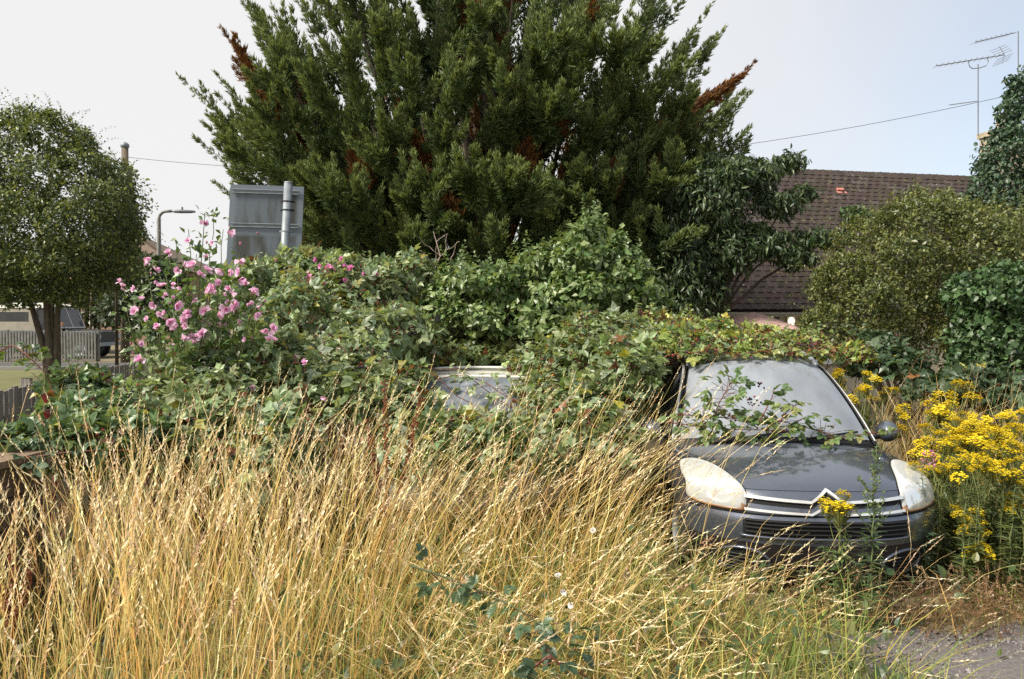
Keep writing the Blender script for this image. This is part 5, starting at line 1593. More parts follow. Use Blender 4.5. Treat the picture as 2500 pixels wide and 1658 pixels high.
bramble('bramble_thicket', [B(190, 945, 6.6, 62, 34, .35), B(240, 1015, 6.0, 80, 44, .35), B(120, 1066, 5.5, 100, 22, .28), B(300, 1055, 5.6, 100, 34, .35), B(170, 1000, 6.2, 40, 34, .3)],
        2000, 'pale leaved brambles hanging over the grey fence at the left edge', rng=r, ncane=16, nberry=16, nshoot=30, size=.10, cols=[(.11, .18, .085), (.13, .21, .11), (.09, .15, .065), (.17, .23, .08)], key='bl')
# between the two cars
bramble('bramble_thicket', [B(1430, 900, 8.4, 140, 80, .6), B(1350, 900, 8.6, 70, 60, .4), B(1530, 930, 7.5, 80, 90, .4), B(1480, 830, 8.8, 130, 60, .6), B(1400, 1000, 7.4, 110, 70, .5), B(1200, 1060, 6.5, 120, 44, .4), B(1120, 1050, 7.0, 130, 34, .5), B(1000, 1070, 6.6, 90, 50, .4), B(1090, 1120, 6.35, 150, 60, .3), B(1280, 1120, 6.35, 120, 55, .3), B(1500, 1090, 6.7, 60, 60, .3), B(1260, 820, 10.6, 130, 50, .5), B(1420, 1040, 6.9, 110, 50, .4), B(1310, 960, 8.0, 60, 40, .3), B(1010, 925, 8.3, 34, 40, .25), B(1130, 866, 9.7, 150, 20, .5), B(1565, 1010, 7.9, 50, 60, .25), B(1290, 900, 8.9, 50, 40, .3)],
        8200, 'bramble bank filling the gap between the white car and the dark grey car', rng=r, ncane=22, nberry=110, size=.11, yellow=.05, cols=BRG + [(.13, .175, .055), (.11, .155, .05)], key='bm')
# on the roof of the grey car
bramble('bramble_mat', [B(1760, 836, 8.6, 140, 18, .7), B(1640, 832, 8.4, 100, 30, .6), B(1880, 842, 8.8, 100, 14, .7), B(2000, 860, 9.1, 50, 18, .4), B(1660, 802, 9.4, 90, 22, .4), B(1560, 815, 9.0, 80, 46, .5), B(1590, 880, 8.0, 40, 46, .28), B(1680, 862, 7.72, 60, 8, .2), B(1850, 858, 7.85, 80, 8, .2), B(1760, 806, 9.2, 40, 20, .25), B(1850, 815, 9.2, 40, 14, .25), B(1970, 835, 9.2, 40, 16, .25), B(2085, 875, 9.4, 40, 30, .3)],
        3400, 'sunlit yellow green bramble mat lying over the roof of the dark car', rng=r, ncane=46, nberry=330, size=.10, yellow=.06, dead=.10, cols=BRY + BRG[:2], key='by', nshoot=150)
bramble('bramble_thicket', [B(2180, 900, 9.4, 80, 50, .5), B(2290, 960, 8.6, 80, 36, .4), B(2370, 950, 8.8, 60, 50, .4), B(2130, 860, 9.8, 60, 40, .4), B(2440, 980, 8.6, 60, 60, .4)],
        1500, 'grey green brambles between the car and the thorn bush', rng=r, ncane=8, nberry=14, size=.13, cols=[(.07, .115, .06), (.085, .135, .075), (.055, .09, .045)], key='br', n_single=220)


def spray_vine(name, label, pix, D0, D1, nleaf, size, cols, key, rng, side=.05, cane=(.16, .045, .03), group=None, cat='bramble', nb=0, shell=None, r0=.006):
    """one arching cane with single leaves; pix = image polyline"""
    pts = np.array([P(px, py, d) for (px, py), d in zip(pix, np.linspace(D0, D1, len(pix)))])
    t_ = np.linspace(0, len(pts) - 1, 28); i = np.clip(t_.astype(int), 0, len(pts) - 2); f = (t_ - i)[:, None]
    q = pts[i] * (1 - f) + pts[i + 1] * f
    q = np.concatenate([q[:1], (q[:-2] + q[1:-1] + q[2:]) / 3, q[-1:]])
    t = thing(name, q[0], label, cat, group)
    MB().tube(q, np.linspace(r0, .0025, len(q)), 6, cane).build('cane', M['stem'], t)
    tt = rng.uniform(.06, 1.0, nleaf) * (len(q) - 1)
    ii = np.clip(tt.astype(int), 0, len(q) - 2); p0 = q[ii] * (1 - (tt - ii)[:, None]) + q[ii + 1] * (tt - ii)[:, None]
    d = nrm(rng.normal(size=(nleaf, 3)) * [1, .8, .4] + [0, -.2, .15])
    st_ = MB()
    p1 = p0 + d * (rng.uniform(.4, 1.3, nleaf) * side)[:, None]
    for a, b in zip(p0, p1): st_.tube([a, b], .0022, 4, (.14, .06, .03))
    st_.build('leaf_stalks', M['stem'], t)
    R = frames(nrm(d + rng.normal(0, .3, (nleaf, 3)) - [0, 0, .15]), nrm(np.array([0, -.35, 1.0]) + rng.normal(0, .35, (nleaf, 3)))) * (size * rng.uniform(.65, 1.25, nleaf))[:, None, None]
    put_leaves(t, key, cols, M['leaf'], T_BRAM5, R, p1, rng)
    if nb:
        bm_ = MB(); berries(bm_, q[rng.integers(0, len(q), nb)] + rng.normal(0, side, (nb, 3)) + [0, -.03, .03], rng, .009, 7, .022)
        tag(bm_.build('berries', M['berry'], t), kind='stuff')
    return t

r = np.random.default_rng(808)
WSC = [(0.1063, 0.1812, 0.0625), (0.1375, 0.2125, 0.0688), (0.175, 0.2375, 0.075), (0.0875, 0.15, 0.0562)]
spray_vine('bramble_cane', 'leafy bramble cane trailing along the foot of the windscreen with berries', [(1640, 1010), (1700, 1015), (1770, 1020), (1850, 1025), (1920, 1030), (1990, 1050), (2050, 1065)], 6.45, 6.5, 84, .105, WSC, 'bw', r, .13, nb=3)
spray_vine('bramble_cane', 'dense low bramble cane resting on the wipers at the left of the windscreen foot', [(1625, 1030), (1700, 1040), (1780, 1048), (1860, 1050), (1950, 1056)], 6.4, 6.45, 56, .10, WSC + [(.20, .24, .075)], 'bq', r, .09, nb=2)
spray_vine('bramble_cane', 'berry laden bramble cane hanging over the front edge of the car roof', [(1640, 866), (1720, 858), (1800, 866), (1880, 856), (1960, 864), (2010, 862)], 7.55, 7.6, 60, .095, [(.20, .25, .07), (.26, .28, .085), (.15, .20, .06), (.24, .12, .05)], 'bp', r, .07, nb=12, cane=(.22, .06, .03))
spray_vine('bramble_cane', 'upright leafy bramble shoot with red berries on the left of the windscreen', [(1740, 1030), (1755, 985), (1775, 950), (1785, 930)], 6.4, 6.6, 40, .105, WSC, 'bw', r, .12, nb=4)
spray_vine('bramble_cane', 'thin bramble shoot rising in the middle of the windscreen', [(1855, 1030), (1870, 1000), (1885, 970), (1890, 950)], 6.4, 6.6, 8, .10, WSC, 'bw', r, .05)
spray_vine('bramble_cane', 'pale bramble shoot leaning right across the windscreen', [(1900, 1035), (1920, 1005), (1940, 990), (1965, 985)], 6.4, 6.55, 13, .10, [(.17, .21, .07), (.20, .23, .075), (.12, .17, .06)], 'bv', r, .07)
spray_vine('bramble_cane', 'short bramble sprig over the right wiper by the mirror', [(2195, 1050), (2150, 1055), (2110, 1060), (2060, 1068), (2010, 1075)], 6.55, 6.45, 16, .09, [(.14, .19, .06), (.22, .22, .07), (.10, .15, .05)], 'bu', r, .04)
spray_vine('bramble_cane', 'bramble cane hanging down the side window beside the left mirror', [(1600, 880), (1575, 910), (1550, 950), (1520, 1000)], 7.4, 7.2, 26, .12, BRG, 'bg', r, .1, cane=(.2, .02, .03))
spray_vine('bramble_cane', 'bramble cane straggling over the windscreen of the white car', [(1290, 990), (1230, 965), (1180, 930), (1120, 915), (1070, 925)], 7.7, 8.4, 34, .11, BRG, 'bg', r, .13)
spray_vine('bramble_cane', 'arching bramble cane with broad leaves low in the foreground grass', [(1000, 1380), (1060, 1400), (1130, 1425), (1200, 1455), (1270, 1490), (1340, 1540), (1420, 1600)], 3.75, 3.35, 26, .10, [(.075, .13, .062), (.065, .115, .058), (.09, .145, .07)], 'bf', r, .07, cane=(.07, .09, .035))
spray_vine('bramble_cane', 'dark leafed bramble low at the bottom edge of the grass', [(1290, 1640), (1340, 1600), (1380, 1630), (1430, 1650)], 3.3, 3.3, 12, .10, [(.055, .10, .055), (.045, .085, .045)], 'bk', r, .06)
spray_vine('bramble_cane', 'long red bramble cane lying along the timber planter top', [(10, 1130), (70, 1118), (160, 1105), (260, 1098), (330, 1102)], 5.0, 5.2, 20, .115, [(.085, .145, .075), (.07, .12, .06), (.10, .165, .09)], 'bn', r, .09, cane=(.13, .03, .025), r0=.009)
spray_vine('bramble_cane', 'bramble cane arching at the left edge against the street', [(-20, 870), (30, 840), (70, 870), (110, 910), (130, 960)], 6.2, 6.0, 18, .115, [(.10, .155, .05), (.13, .17, .05), (.08, .12, .06)], 'bo', r, .09)


# ------------------------------------------------------------------ pink hibiscus
def flower_tpl(rng, n_in=9):
    V, F, C = [], [], []
    def petal(a, ln, w, tilt, base, col, curl=.2):
        d = np.array([math.cos(a), math.sin(a), 0]); s = np.array([-math.sin(a), math.cos(a), 0]); u = np.array([0, 0, 1.0])
        rows = []
        for f, ww in ((0, .15), (.4, .75), (.75, 1.0), (1.0, .7)):
            cpt = base + d * (ln * f * math.cos(tilt)) + u * (ln * f * math.sin(tilt) - curl * ln * f * f)
            rows.append([cpt - s * w * ww + u * .06 * ln * ww * rng.normal(), cpt - u * .03 * ln, cpt + s * w * ww + u * .06 * ln * ww * rng.normal()])
        k = len(V)
        for i, rw in enumerate(rows):
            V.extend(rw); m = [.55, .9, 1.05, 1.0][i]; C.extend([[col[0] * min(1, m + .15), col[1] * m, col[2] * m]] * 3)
        for i in range(3):
            for j in range(2):
                F.append((k + i*3 + j, k + i*3 + j + 1, k + (i+1)*3 + j + 1, k + (i+1)*3 + j))
    for i in range(5):
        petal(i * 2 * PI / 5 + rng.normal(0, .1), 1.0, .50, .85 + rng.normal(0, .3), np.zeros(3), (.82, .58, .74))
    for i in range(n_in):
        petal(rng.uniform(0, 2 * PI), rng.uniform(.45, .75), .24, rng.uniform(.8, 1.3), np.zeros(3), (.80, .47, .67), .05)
    return np.array(V), F, np.array(C)
r = np.random.default_rng(909)
FL = [flower_tpl(r, 6 + 3 * (k % 3)) for k in range(7)]
def flower_mesh(tint): return [MB().inst(f, np.eye(3)[None], np.zeros((1, 3)), np.array([tint], float)).mesh('flower', M['petal']) for f in FL]
FM1, FM2 = flower_mesh((1, 1, 1)), flower_mesh((.98, .62, .84))
def put_flowers(parent, spots, d, dj, size, meshes, rng):
    for (px, py) in spots:
        p = P(px, py, d + rng.uniform(-dj, dj))
        dr = nrm(np.array([rng.normal(0, .8), -.5 + rng.normal(0, .6), .3 + rng.normal(0, .5)]))
        R = frames(nrm(rng.normal(size=(1, 3))), dr[None])[0] * size * rng.uniform(.65, 1.3) * np.array([1, 1, rng.uniform(.8, 1.6)])
        mm = np.eye(4); mm[:3, :3] = R; mm[:3, 3] = p
        o = link('flower', meshes[rng.integers(len(meshes))], parent); o.matrix_basis = Matrix(mm.tolist())
hq = P(480, 900, 7.0); hq[2] = 0
hib = thing('hibiscus_shrub', hq, 'tall hibiscus covered in double pink flowers in front of the road sign', 'shrub')
spots = [(500, 545), (460, 588), (520, 595), (505, 628), (350, 632), (585, 637), (555, 568), (412, 618), (450, 652), (470, 650), (540, 658), (590, 680), (292, 690), (297, 700), (330, 705), (383, 688), (395, 700), (422, 698),
         (600, 697), (618, 710), (525, 700), (518, 715), (545, 720), (560, 740), (572, 745), (550, 755), (520, 712), (345, 732), (400, 722), (405, 735), (420, 728), (470, 730), (565, 715), (490, 670), (380, 660), (418, 790), (405, 765), (415, 785),
         (457, 780), (455, 795), (495, 815), (480, 825), (445, 830), (470, 832), (345, 840), (395, 765), (460, 765), (648, 805), (665, 803), (655, 832), (668, 830), (480, 838), (620, 770), (645, 770), (575, 750), (585, 665), (620, 715), (345, 880), (795, 970), (745, 890), (610, 950), (535, 690), (505, 700), (435, 660), (560, 705), (430, 745), (440, 700), (375, 745), (500, 760), (530, 770), (610, 740), (360, 780), (330, 760), (580, 790), (540, 800), (600, 830), (420, 850), (505, 660), (385, 800), (560, 665), (640, 740)]
st_ = MB(); lv_ = MB()
ends = [(500, 520), (460, 560), (545, 560), (412, 600), (585, 620), (350, 640), (300, 690), (610, 690), (640, 790), (400, 680), (540, 650), (480, 620), (440, 720), (350, 800), (560, 720), (670, 810), (310, 760), (590, 760), (520, 510), (430, 590)]
for k in range(58):
    e = ends[k] if k < len(ends) else (r.uniform(300, 680), r.uniform(640, 900))
    ep = P(e[0], e[1], 7.0 + r.uniform(-.6, .6))
    s0 = hq + np.array([r.normal(0, .12), r.normal(0, .1), .1])
    pts = limb(s0, ep, [(ep[0] - hq[0]) * -.12, 0, .1], r, 14, .012)
    st_.tube(pts, np.linspace(.012, .003, 14), 5, (.12, .10, .06), col2=(.12, .15, .05))
    m = 46
    f = r.uniform(.42, 1.0, m) * 13; i = np.clip(f.astype(int), 0, 12); p0 = pts[i] + (pts[i + 1] - pts[i]) * (f - i)[:, None]
    d = nrm(r.normal(size=(m, 3)) + nrm(pts[i + 1] - pts[i]) * .6)
    p1 = p0 + d * r.uniform(.02, .13, (m, 1))
    R = frames(nrm(d - [0, 0, .3]), nrm(np.array([0, -.2, 1.0]) + r.normal(0, .5, (m, 3)))) * (.075 * r.uniform(.6, 1.3, m))[:, None, None]
    lv_.inst(T_LITE, R, p1, palette([(.085, .148, .045), (.11, .18, .052), (.14, .20, .058), (.07, .12, .042)], m, r))
st_.build('stems', M['stem'], hib); lv_.build('foliage', M['leaf'], hib)
put_flowers(hib, spots, 6.42, .25, .047, FM1, r)
bd = MB()
for k in range(46):
    p = P(r.uniform(300, 680), r.uniform(560, 880), 6.9 + r.uniform(-.4, .4))
    bd.inst(T_ICO, (np.eye(3) * np.array([.011, .011, .017]))[None], p[None], palette([(.14, .17, .06), (.40, .16, .24)], 1, r))
tag(bd.build('buds', M['leaf'], hib), kind='stuff')
# second, deeper pink bush by the sign
h2 = P(810, 720, 9.6); h2[2] = 0
hib2 = thing('hibiscus_shrub', h2, 'smaller deep pink flowering bush right of the road sign above the brambles', 'shrub')
lv_ = MB(); crown(lv_, [B(810, 680, 9.7, 60, 50, .35), B(790, 720, 9.6, 70, 50, .35), B(840, 650, 9.7, 40, 30, .25)], 1100, .075, BRG, r, tpl=T_OVATE, depth=.7)
lv_.build('foliage', M['leaf'], hib2)
sb = MB()
for k in range(8): sb.tube(limb(h2, P(r.uniform(770, 860), r.uniform(640, 700), 9.6), [0, 0, .1], r), np.linspace(.01, .004, 7), 5, (.10, .09, .05))
sb.build('stems', M['stem'], hib2)
put_flowers(hib2, [(775, 636), (833, 632), (826, 646), (805, 655), (798, 663), (843, 652), (812, 688), (826, 688), (842, 682), (853, 698), (838, 710), (848, 712), (805, 720), (818, 722), (793, 725), (812, 740), (825, 715), (750, 672), (708, 703), (705, 720), (966, 740), (890, 670), (920, 673), (846, 725), (800, 700), (815, 650), (782, 650), (830, 660), (835, 700), (808, 710), (785, 690), (858, 660), (820, 735)], 9.35, .1, .052, FM2, r)


# ------------------------------------------------------------------ grass
def stalks(mb, base, h, lean, lean_amt, rng, cols, headcols, w=.0024, head=(.10, .19), hw=.0065, droop=.25, nseg=6, heads=.9):
    """dry grass stalks with seed heads; base (N,3), h (N,), lean (N,2) unit direction"""
    N = len(base)
    t = np.linspace(0, 1, nseg + 1)
    la = lean_amt[:, None]
    x = h[:, None] * (la * t + (la * .9 + droop * .6) * .9 * t ** 3 * .5)
    zz = h[:, None] * (t - .30 * (la * t + .001) ** 2 - droop * la * t ** 4)
    C = base[:, None, :] + np.stack([x * lean[:, None, 0], x * lean[:, None, 1], zz], -1)
    C += (rng.normal(0, .012, (N, nseg + 1, 3)) * t[None, :, None])
    ang = rng.uniform(0, PI, N)
    sd = np.stack([np.cos(ang), np.sin(ang) * .4, np.zeros(N)], -1)
    ww = w * rng.uniform(.7, 1.35, N)
    wt = (1 - .45 * t)
    Lf = C - sd[:, None] * (ww[:, None] * wt)[..., None]; Rt_ = C + sd[:, None] * (ww[:, None] * wt)[..., None]
    V = np.stack([Lf, Rt_], 2).reshape(N, -1, 3)
    F = [(2*i, 2*i+1, 2*i+3, 2*i+2) for i in range(nseg)]
    c = palette(cols, N, rng, .14)
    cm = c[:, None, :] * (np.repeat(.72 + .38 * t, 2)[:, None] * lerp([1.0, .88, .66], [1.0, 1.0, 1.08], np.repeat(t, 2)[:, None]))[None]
    k = V.shape[1]
    lo_ = np.concatenate([np.asarray(f) for f in F]); sz_ = np.array([4] * nseg)
    mb.v.append(V.reshape(-1, 3)); mb.l.append((lo_[None] + (np.arange(N) * k)[:, None]).ravel() + mb.k); mb.n.append(np.tile(sz_, N)); mb.c.append(np.clip(cm, 0, 1).reshape(-1, 3)); mb.k += N * k
    # seed heads: narrow jagged spindles
    hm = rng.random(N) < heads
    if hm.any():
        tip = C[hm, -1]; dr = nrm(C[hm, -1] - C[hm, -2])
        n2 = int(hm.sum()); ln = rng.uniform(*head, n2)
        hc = palette(headcols, n2, rng, .12)
        sidev = frames(dr, nrm(rng.normal(size=(n2, 3))))
        R = sidev * np.stack([np.full(n2, 1.0) * rng.uniform(.7, 1.3, n2) * hw / .05, ln, np.full(n2, 1.0) * hw / .05], -1)[:, None, :]
        mb.inst(T_HEAD, R, tip - dr * .02, hc)


def head_tpl(rng):
    V, F = [], []
    for k in range(13):
        f = k / 12.0
        a = k * 2.4
        wv = .05 * (1 - (2 * f - .75) ** 2 * .75)
        o = np.array([0, f * .92, -.02 * f * f])
        d = np.array([math.cos(a) * wv * 1.25, .14, math.sin(a) * wv * 1.25])
        s_ = np.array([-math.sin(a), 0, math.cos(a)]) * wv * .55
        i = len(V)
        V += [o, o + d * .55 - s_, o + d, o + d * .55 + s_]
        F.append((i, i + 1, i + 2, i + 3))
    i = len(V)
    V += [[-.008, 0, 0], [.008, 0, 0], [.004, 1, -.02], [-.004, 1, -.02]]; F.append((i, i + 1, i + 2, i + 3))
    return np.array(V, float), F, np.ones((len(V), 3))
T_HEAD = head_tpl(np.random.default_rng(1))
DRY = [(0.79, 0.5485, 0.1984), (0.869, 0.653, 0.2777), (0.7111, 0.4571, 0.1455), (0.92, 0.7313, 0.3703), (0.6056, 0.5224, 0.1719)]
HEADS = [(0.8564, 0.7144, 0.4485), (0.92, 0.8097, 0.5606), (0.7869, 0.631, 0.3488), (0.8795, 0.7501, 0.4983)]
r = np.random.default_rng(1111)
def field(n, xr, yr, dens, rng):
    x = rng.uniform(*xr, n); y = rng.uniform(*yr, n)
    k = rng.random(n) < dens(x, y)
    x, y = x[k], y[k]
    return np.stack([x, y, ground_z(x, y)], 1)
def clumpn(x, y):
    a = .5 + .5 * np.sin(x * 3.7 + 1.3 * np.sin(y * 2.1)) * np.sin(y * 3.1 + 1.7 * np.sin(x * 1.9))
    c = .5 + .5 * np.sin(x * 9.7 + 2.3 * np.sin(y * 5.1)) * np.sin(y * 8.3 + 1.9 * np.sin(x * 6.1))
    return .55 * a + .45 * c
gr_ = MB()
# left and centre field
def dens1(x, y):
    px = 1250 + FPX * x / y
    d = np.where(px < 700, .85, .62) * np.where(px < 160, .55, 1) * np.clip(-.05 + 1.15 * clumpn(x, y), .08, 1)
    d = d * np.where((px > 950) & (y < 4.3), .36, 1.0) * (1 - .88 * sstep(1450, 1660, px))
    d = d * sstep(2.5, 3.1, y) * (1 - sstep(6.2, 7.6, y + np.where(px < 800, 1.4, 0)))
    car_x = 2.2 - 1.15 + (y - 5.5) * .05
    d = d * np.where((x > car_x) & (y > 5.25), 0, 1) * (1 - sstep(.55, 1.25, x - .30 * np.minimum(0, y - 4.5)) * .96)
    d = d * (1 - (1 - sstep(0, .25, np.abs(x + 2.9))) * 0)
    return np.clip(d, 0, 1)
b = field(17500, (-3.7, 1.9), (2.4, 7.6), dens1, r)
px = 1250 + FPX * b[:, 0] / b[:, 1]
wl_c = sstep(650, 1050, px)
h = (1.10 + .02 * wl_c) * np.clip(r.normal(1.0, .17, len(b)), .45, 1.40)
h *= 1 - sstep(800, 1000, px) * (1 - sstep(4.2, 5.0, b[:, 1])) * (.30 + .25 * r.random(len(b)))
h *= 1 - .55 * sstep(1380, 1640, px) * (1 - sstep(5.6, 6.4, b[:, 1]))
h *= np.where((np.abs(px - 1140) < 190) & (b[:, 1] > 5.2), .86, 1) * np.where((np.abs(px - 1570) < 100) & (b[:, 1] > 5.1), .58, 1)
h *= np.where(px < 130, .82, 1)
ang = r.normal(0, .55, len(b)); lean = np.stack([np.cos(ang), np.sin(ang)], 1)
swirl = .5 + .5 * np.sin(b[:, 0] * 2.3 + 1.1 * np.sin(b[:, 1] * 1.7))
la = np.clip(r.normal(.07 + .17 * wl_c + .12 * swirl * wl_c, .09 + .05 * wl_c, len(b)), .01, .8)
flip = r.random(len(b)) < (.38 - .22 * wl_c); lean[flip, 0] *= -1
kind = r.random(len(b))
m1 = kind < .70; m2 = (kind >= .70) & (kind < .84); m3 = kind >= .84
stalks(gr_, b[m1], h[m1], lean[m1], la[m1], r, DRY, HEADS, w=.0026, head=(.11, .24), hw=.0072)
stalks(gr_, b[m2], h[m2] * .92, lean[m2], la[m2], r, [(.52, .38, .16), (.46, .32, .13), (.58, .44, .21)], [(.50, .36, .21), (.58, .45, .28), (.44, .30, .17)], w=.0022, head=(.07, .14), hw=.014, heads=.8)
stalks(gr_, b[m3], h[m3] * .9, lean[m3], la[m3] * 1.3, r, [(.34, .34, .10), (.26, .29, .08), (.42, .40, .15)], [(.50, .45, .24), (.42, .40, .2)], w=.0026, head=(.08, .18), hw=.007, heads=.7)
# broken, leaning straws criss-crossing in front
b = field(1700, (-1.4, 1.5), (2.9, 5.3), lambda x, y: np.clip(.8 - .5 * np.abs(x - .1), .05, 1), r)
ang = r.uniform(0, 2 * PI, len(b)); la = r.uniform(.4, 1.0, len(b))
stalks(gr_, b, r.uniform(.45, .85, len(b)), np.stack([np.cos(ang), .5 * np.sin(ang)], 1), la, r, DRY, HEADS, heads=.5)
# thin straws in front of the grey car and along the right
b = field(420, (1.0, 3.3), (4.6, 5.42), lambda x, y: np.clip(.9 - .5 * (x - 1.0), .05, 1), r)
ang = r.normal(0, .6, len(b))
stalks(gr_, b, (.28 + .55 * r.random(len(b)) ** 2) * np.interp(b[:, 0], [1, 3], [1.1, .7]), np.stack([np.cos(ang), np.sin(ang)], 1), np.clip(r.normal(.4, .15, len(b)), .05, .9), r, DRY, HEADS, heads=.75)
b = field(1500, (2.9, 6.2), (7.3, 9.6), lambda x, y: np.where(x < 3.35 + .06 * y, .0, .55 + .4 * clumpn(x, y)), r)
ang = r.normal(0, 1.2, len(b))
stalks(gr_, b, r.uniform(.85, 1.5, len(b)), np.stack([np.cos(ang), np.sin(ang)], 1), np.clip(r.normal(.25, .14, len(b)), .02, .8), r, DRY, [(.36, .27, .15), (.44, .34, .2), (.30, .20, .10)], heads=.7, hw=.005)
# tall single stems in front of the brambles
b = field(620, (-3.6, 1.3), (5.2, 7.4), lambda x, y: np.where(np.abs(x + .4) < .95, .4, .8), r)
stalks(gr_, b, r.uniform(1.05, 1.62, len(b)), np.stack([np.ones(len(b)), r.normal(0, .5, len(b))], 1), np.clip(r.normal(.22, .10, len(b)), .02, .6), r, DRY, HEADS, heads=.95)
tag(gr_.build('tall_dry_grass', M['grass']), 'tall straw coloured grass with pale seed heads across the foreground', 'grass', kind='stuff')

# green blades underneath
gg = MB()
def blades(mb, base, h, lean, la, w, cols, rng, nseg=4):
    N = len(base); t = np.linspace(0, 1, nseg + 1)
    x = h[:, None] * la[:, None] * (t * .5 + t ** 2.2)
    zz = h[:, None] * (t - .45 * la[:, None] * t ** 2.2)
    C = base[:, None, :] + np.stack([x * lean[:, None, 0], x * lean[:, None, 1], zz], -1)
    sd = np.stack([-lean[:, 1], lean[:, 0], np.zeros(N)], -1)
    wt = np.array([.6, 1, .9, .6, .02])[:nseg + 1]
    V = np.stack([C - sd[:, None] * (w[:, None] * wt)[..., None], C + sd[:, None] * (w[:, None] * wt)[..., None]], 2).reshape(N, -1, 3)
    F = [(2*i, 2*i+1, 2*i+3, 2*i+2) for i in range(nseg)]
    k = V.shape[1]; lo_ = np.concatenate([np.asarray(f) for f in F])
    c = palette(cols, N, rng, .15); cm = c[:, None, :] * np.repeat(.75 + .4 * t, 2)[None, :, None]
    mb.v.append(V.reshape(-1, 3)); mb.l.append((lo_[None] + (np.arange(N) * k)[:, None]).ravel() + mb.k); mb.n.append(np.full(N * nseg, 4)); mb.c.append(np.clip(cm, 0, 1).reshape(-1, 3)); mb.k += N * k
GRN = [(0.1518, 0.2048, 0.0424), (0.207, 0.2457, 0.0545), (0.1242, 0.1638, 0.0363), (0.3036, 0.2867, 0.0726), (0.414, 0.3413, 0.1089)]
def dens2(x, y):
    car_x = 2.2 - 1.05
    inside = (x > car_x) & (x < 3.2) & (y > 5.5)
    px = 1250 + FPX * x / y
    return np.clip(np.where(inside, 0, 1) * np.where(px < 700, .45, 1.0) * np.where((x > 2.0) & (y < 5.2), .35 * sstep(4.7, 5.2, y) + .06, 1) * np.where((x > 1.5) & (x < 3.3) & (y > 4.8), .35, 1), 0, 1)
b = field(17000, (-3.6, 5.2), (2.7, 8.2), dens2, r)
N = len(b); ang = r.uniform(0, 2 * PI, N)
hh = r.uniform(.25, .72, N) * np.where(b[:, 0] > 2.0, .6, 1) * np.where((b[:, 0] > 1.4) & (b[:, 1] > 4.6) & (b[:, 1] < 5.6), .6, 1)
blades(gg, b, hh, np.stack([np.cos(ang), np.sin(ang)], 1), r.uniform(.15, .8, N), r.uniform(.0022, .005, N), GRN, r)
tag(gg.build('green_grass', M['grass']), 'short green and yellowing grass blades growing between the dry stalks', 'grass', kind='stuff')
# low dry herbs by the car's front right corner
wd = MB()
b = field(2600, (1.5, 4.9), (4.75, 5.65), lambda x, y: np.clip(.25 + .8 * np.exp(-((x - 2.6) / .9) ** 2), 0, 1) * sstep(4.75, 5.0, y) * np.where((x > 1.2) & (x < 3.15) & (y > 5.42), 0, 1), r)
N = len(b); ang = r.uniform(0, 2 * PI, N)
stalks(wd, b, r.uniform(.12, .42, N) * np.where(b[:, 1] > 5.1, .7, 1), np.stack([np.cos(ang), np.sin(ang)], 1), r.uniform(.1, .9, N), r, [(.24, .13, .06), (.30, .18, .08), (.20, .15, .06), (.34, .24, .11)], [(.30, .18, .10), (.36, .25, .14), (.22, .12, .06)], w=.0018, head=(.04, .10), hw=.009, heads=.9)
n = 9000
x = r.uniform(-3.4, 5.0, n); y = r.uniform(2.9, 7.6, n)
k = (r.random(n) < np.clip(dens2(x, y) * (.35 + .8 * clumpn(x * 1.4 + 2, y * 1.3)), 0, 1)); x, y = x[k], y[k]; n = len(x)
p = np.stack([x, y, r.uniform(.03, .45, n) * np.where(x > 2.0, .8, 1)], 1)
wd.inst(T_OVATE, leaf_frames(p, np.tile([0, -.2, 1.0], (n, 1)), r, .055, .35, .6, .2, .5), p, palette([(.07, .11, .035), (.10, .14, .045), (.05, .085, .03), (.16, .16, .05)], n, r))
tag(wd.build('low_weeds', M['leaf']), 'low green and rusty weeds creeping over the ground among the grass', 'weeds', kind='stuff')


# ------------------------------------------------------------------ ragwort
r = np.random.default_rng(1212)
YEL = [(.78, .63, .02), (.86, .72, .04), (.70, .54, .015), (.76, .64, .06)]
M['yellow'] = leaf_mat('yellow_petal', .6, .35, (1.05, 1.0, .5), .2, .1)
def corymb(rng, R0=.07, n=62):
    mb = MB()
    a = rng.uniform(0, 2 * PI, n); q = np.sqrt(rng.random(n)) * R0
    p = np.stack([q * np.cos(a), q * np.sin(a), .035 * (1 - (q / R0) ** 2) + rng.normal(0, .012, n)], 1)
    mb.inst(T_OCT, np.tile(np.eye(3) * np.array([.0085, .0085, .005]), (n, 1, 1)), p, palette(YEL, n, rng, .1))
    for i in range(n):                                # small ray petals
        m = 5; aa = rng.uniform(0, 2 * PI) + np.arange(m) * 2 * PI / m
        d = np.stack([np.cos(aa), np.sin(aa), np.full(m, .15)], 1)
        mb.inst(T_DIAM, frames(d, np.tile([0, 0, 1.0], (m, 1))) * .014, np.tile(p[i], (m, 1)), palette(YEL, m, rng, .1))
    for i in range(0, n, 3):
        mb.tube([[0, 0, -.10], p[i]], .0018, 3, (.18, .20, .06))
    return mb.mesh('flower_head', M['yellow'])
CORY = [corymb(r) for _ in range(4)]
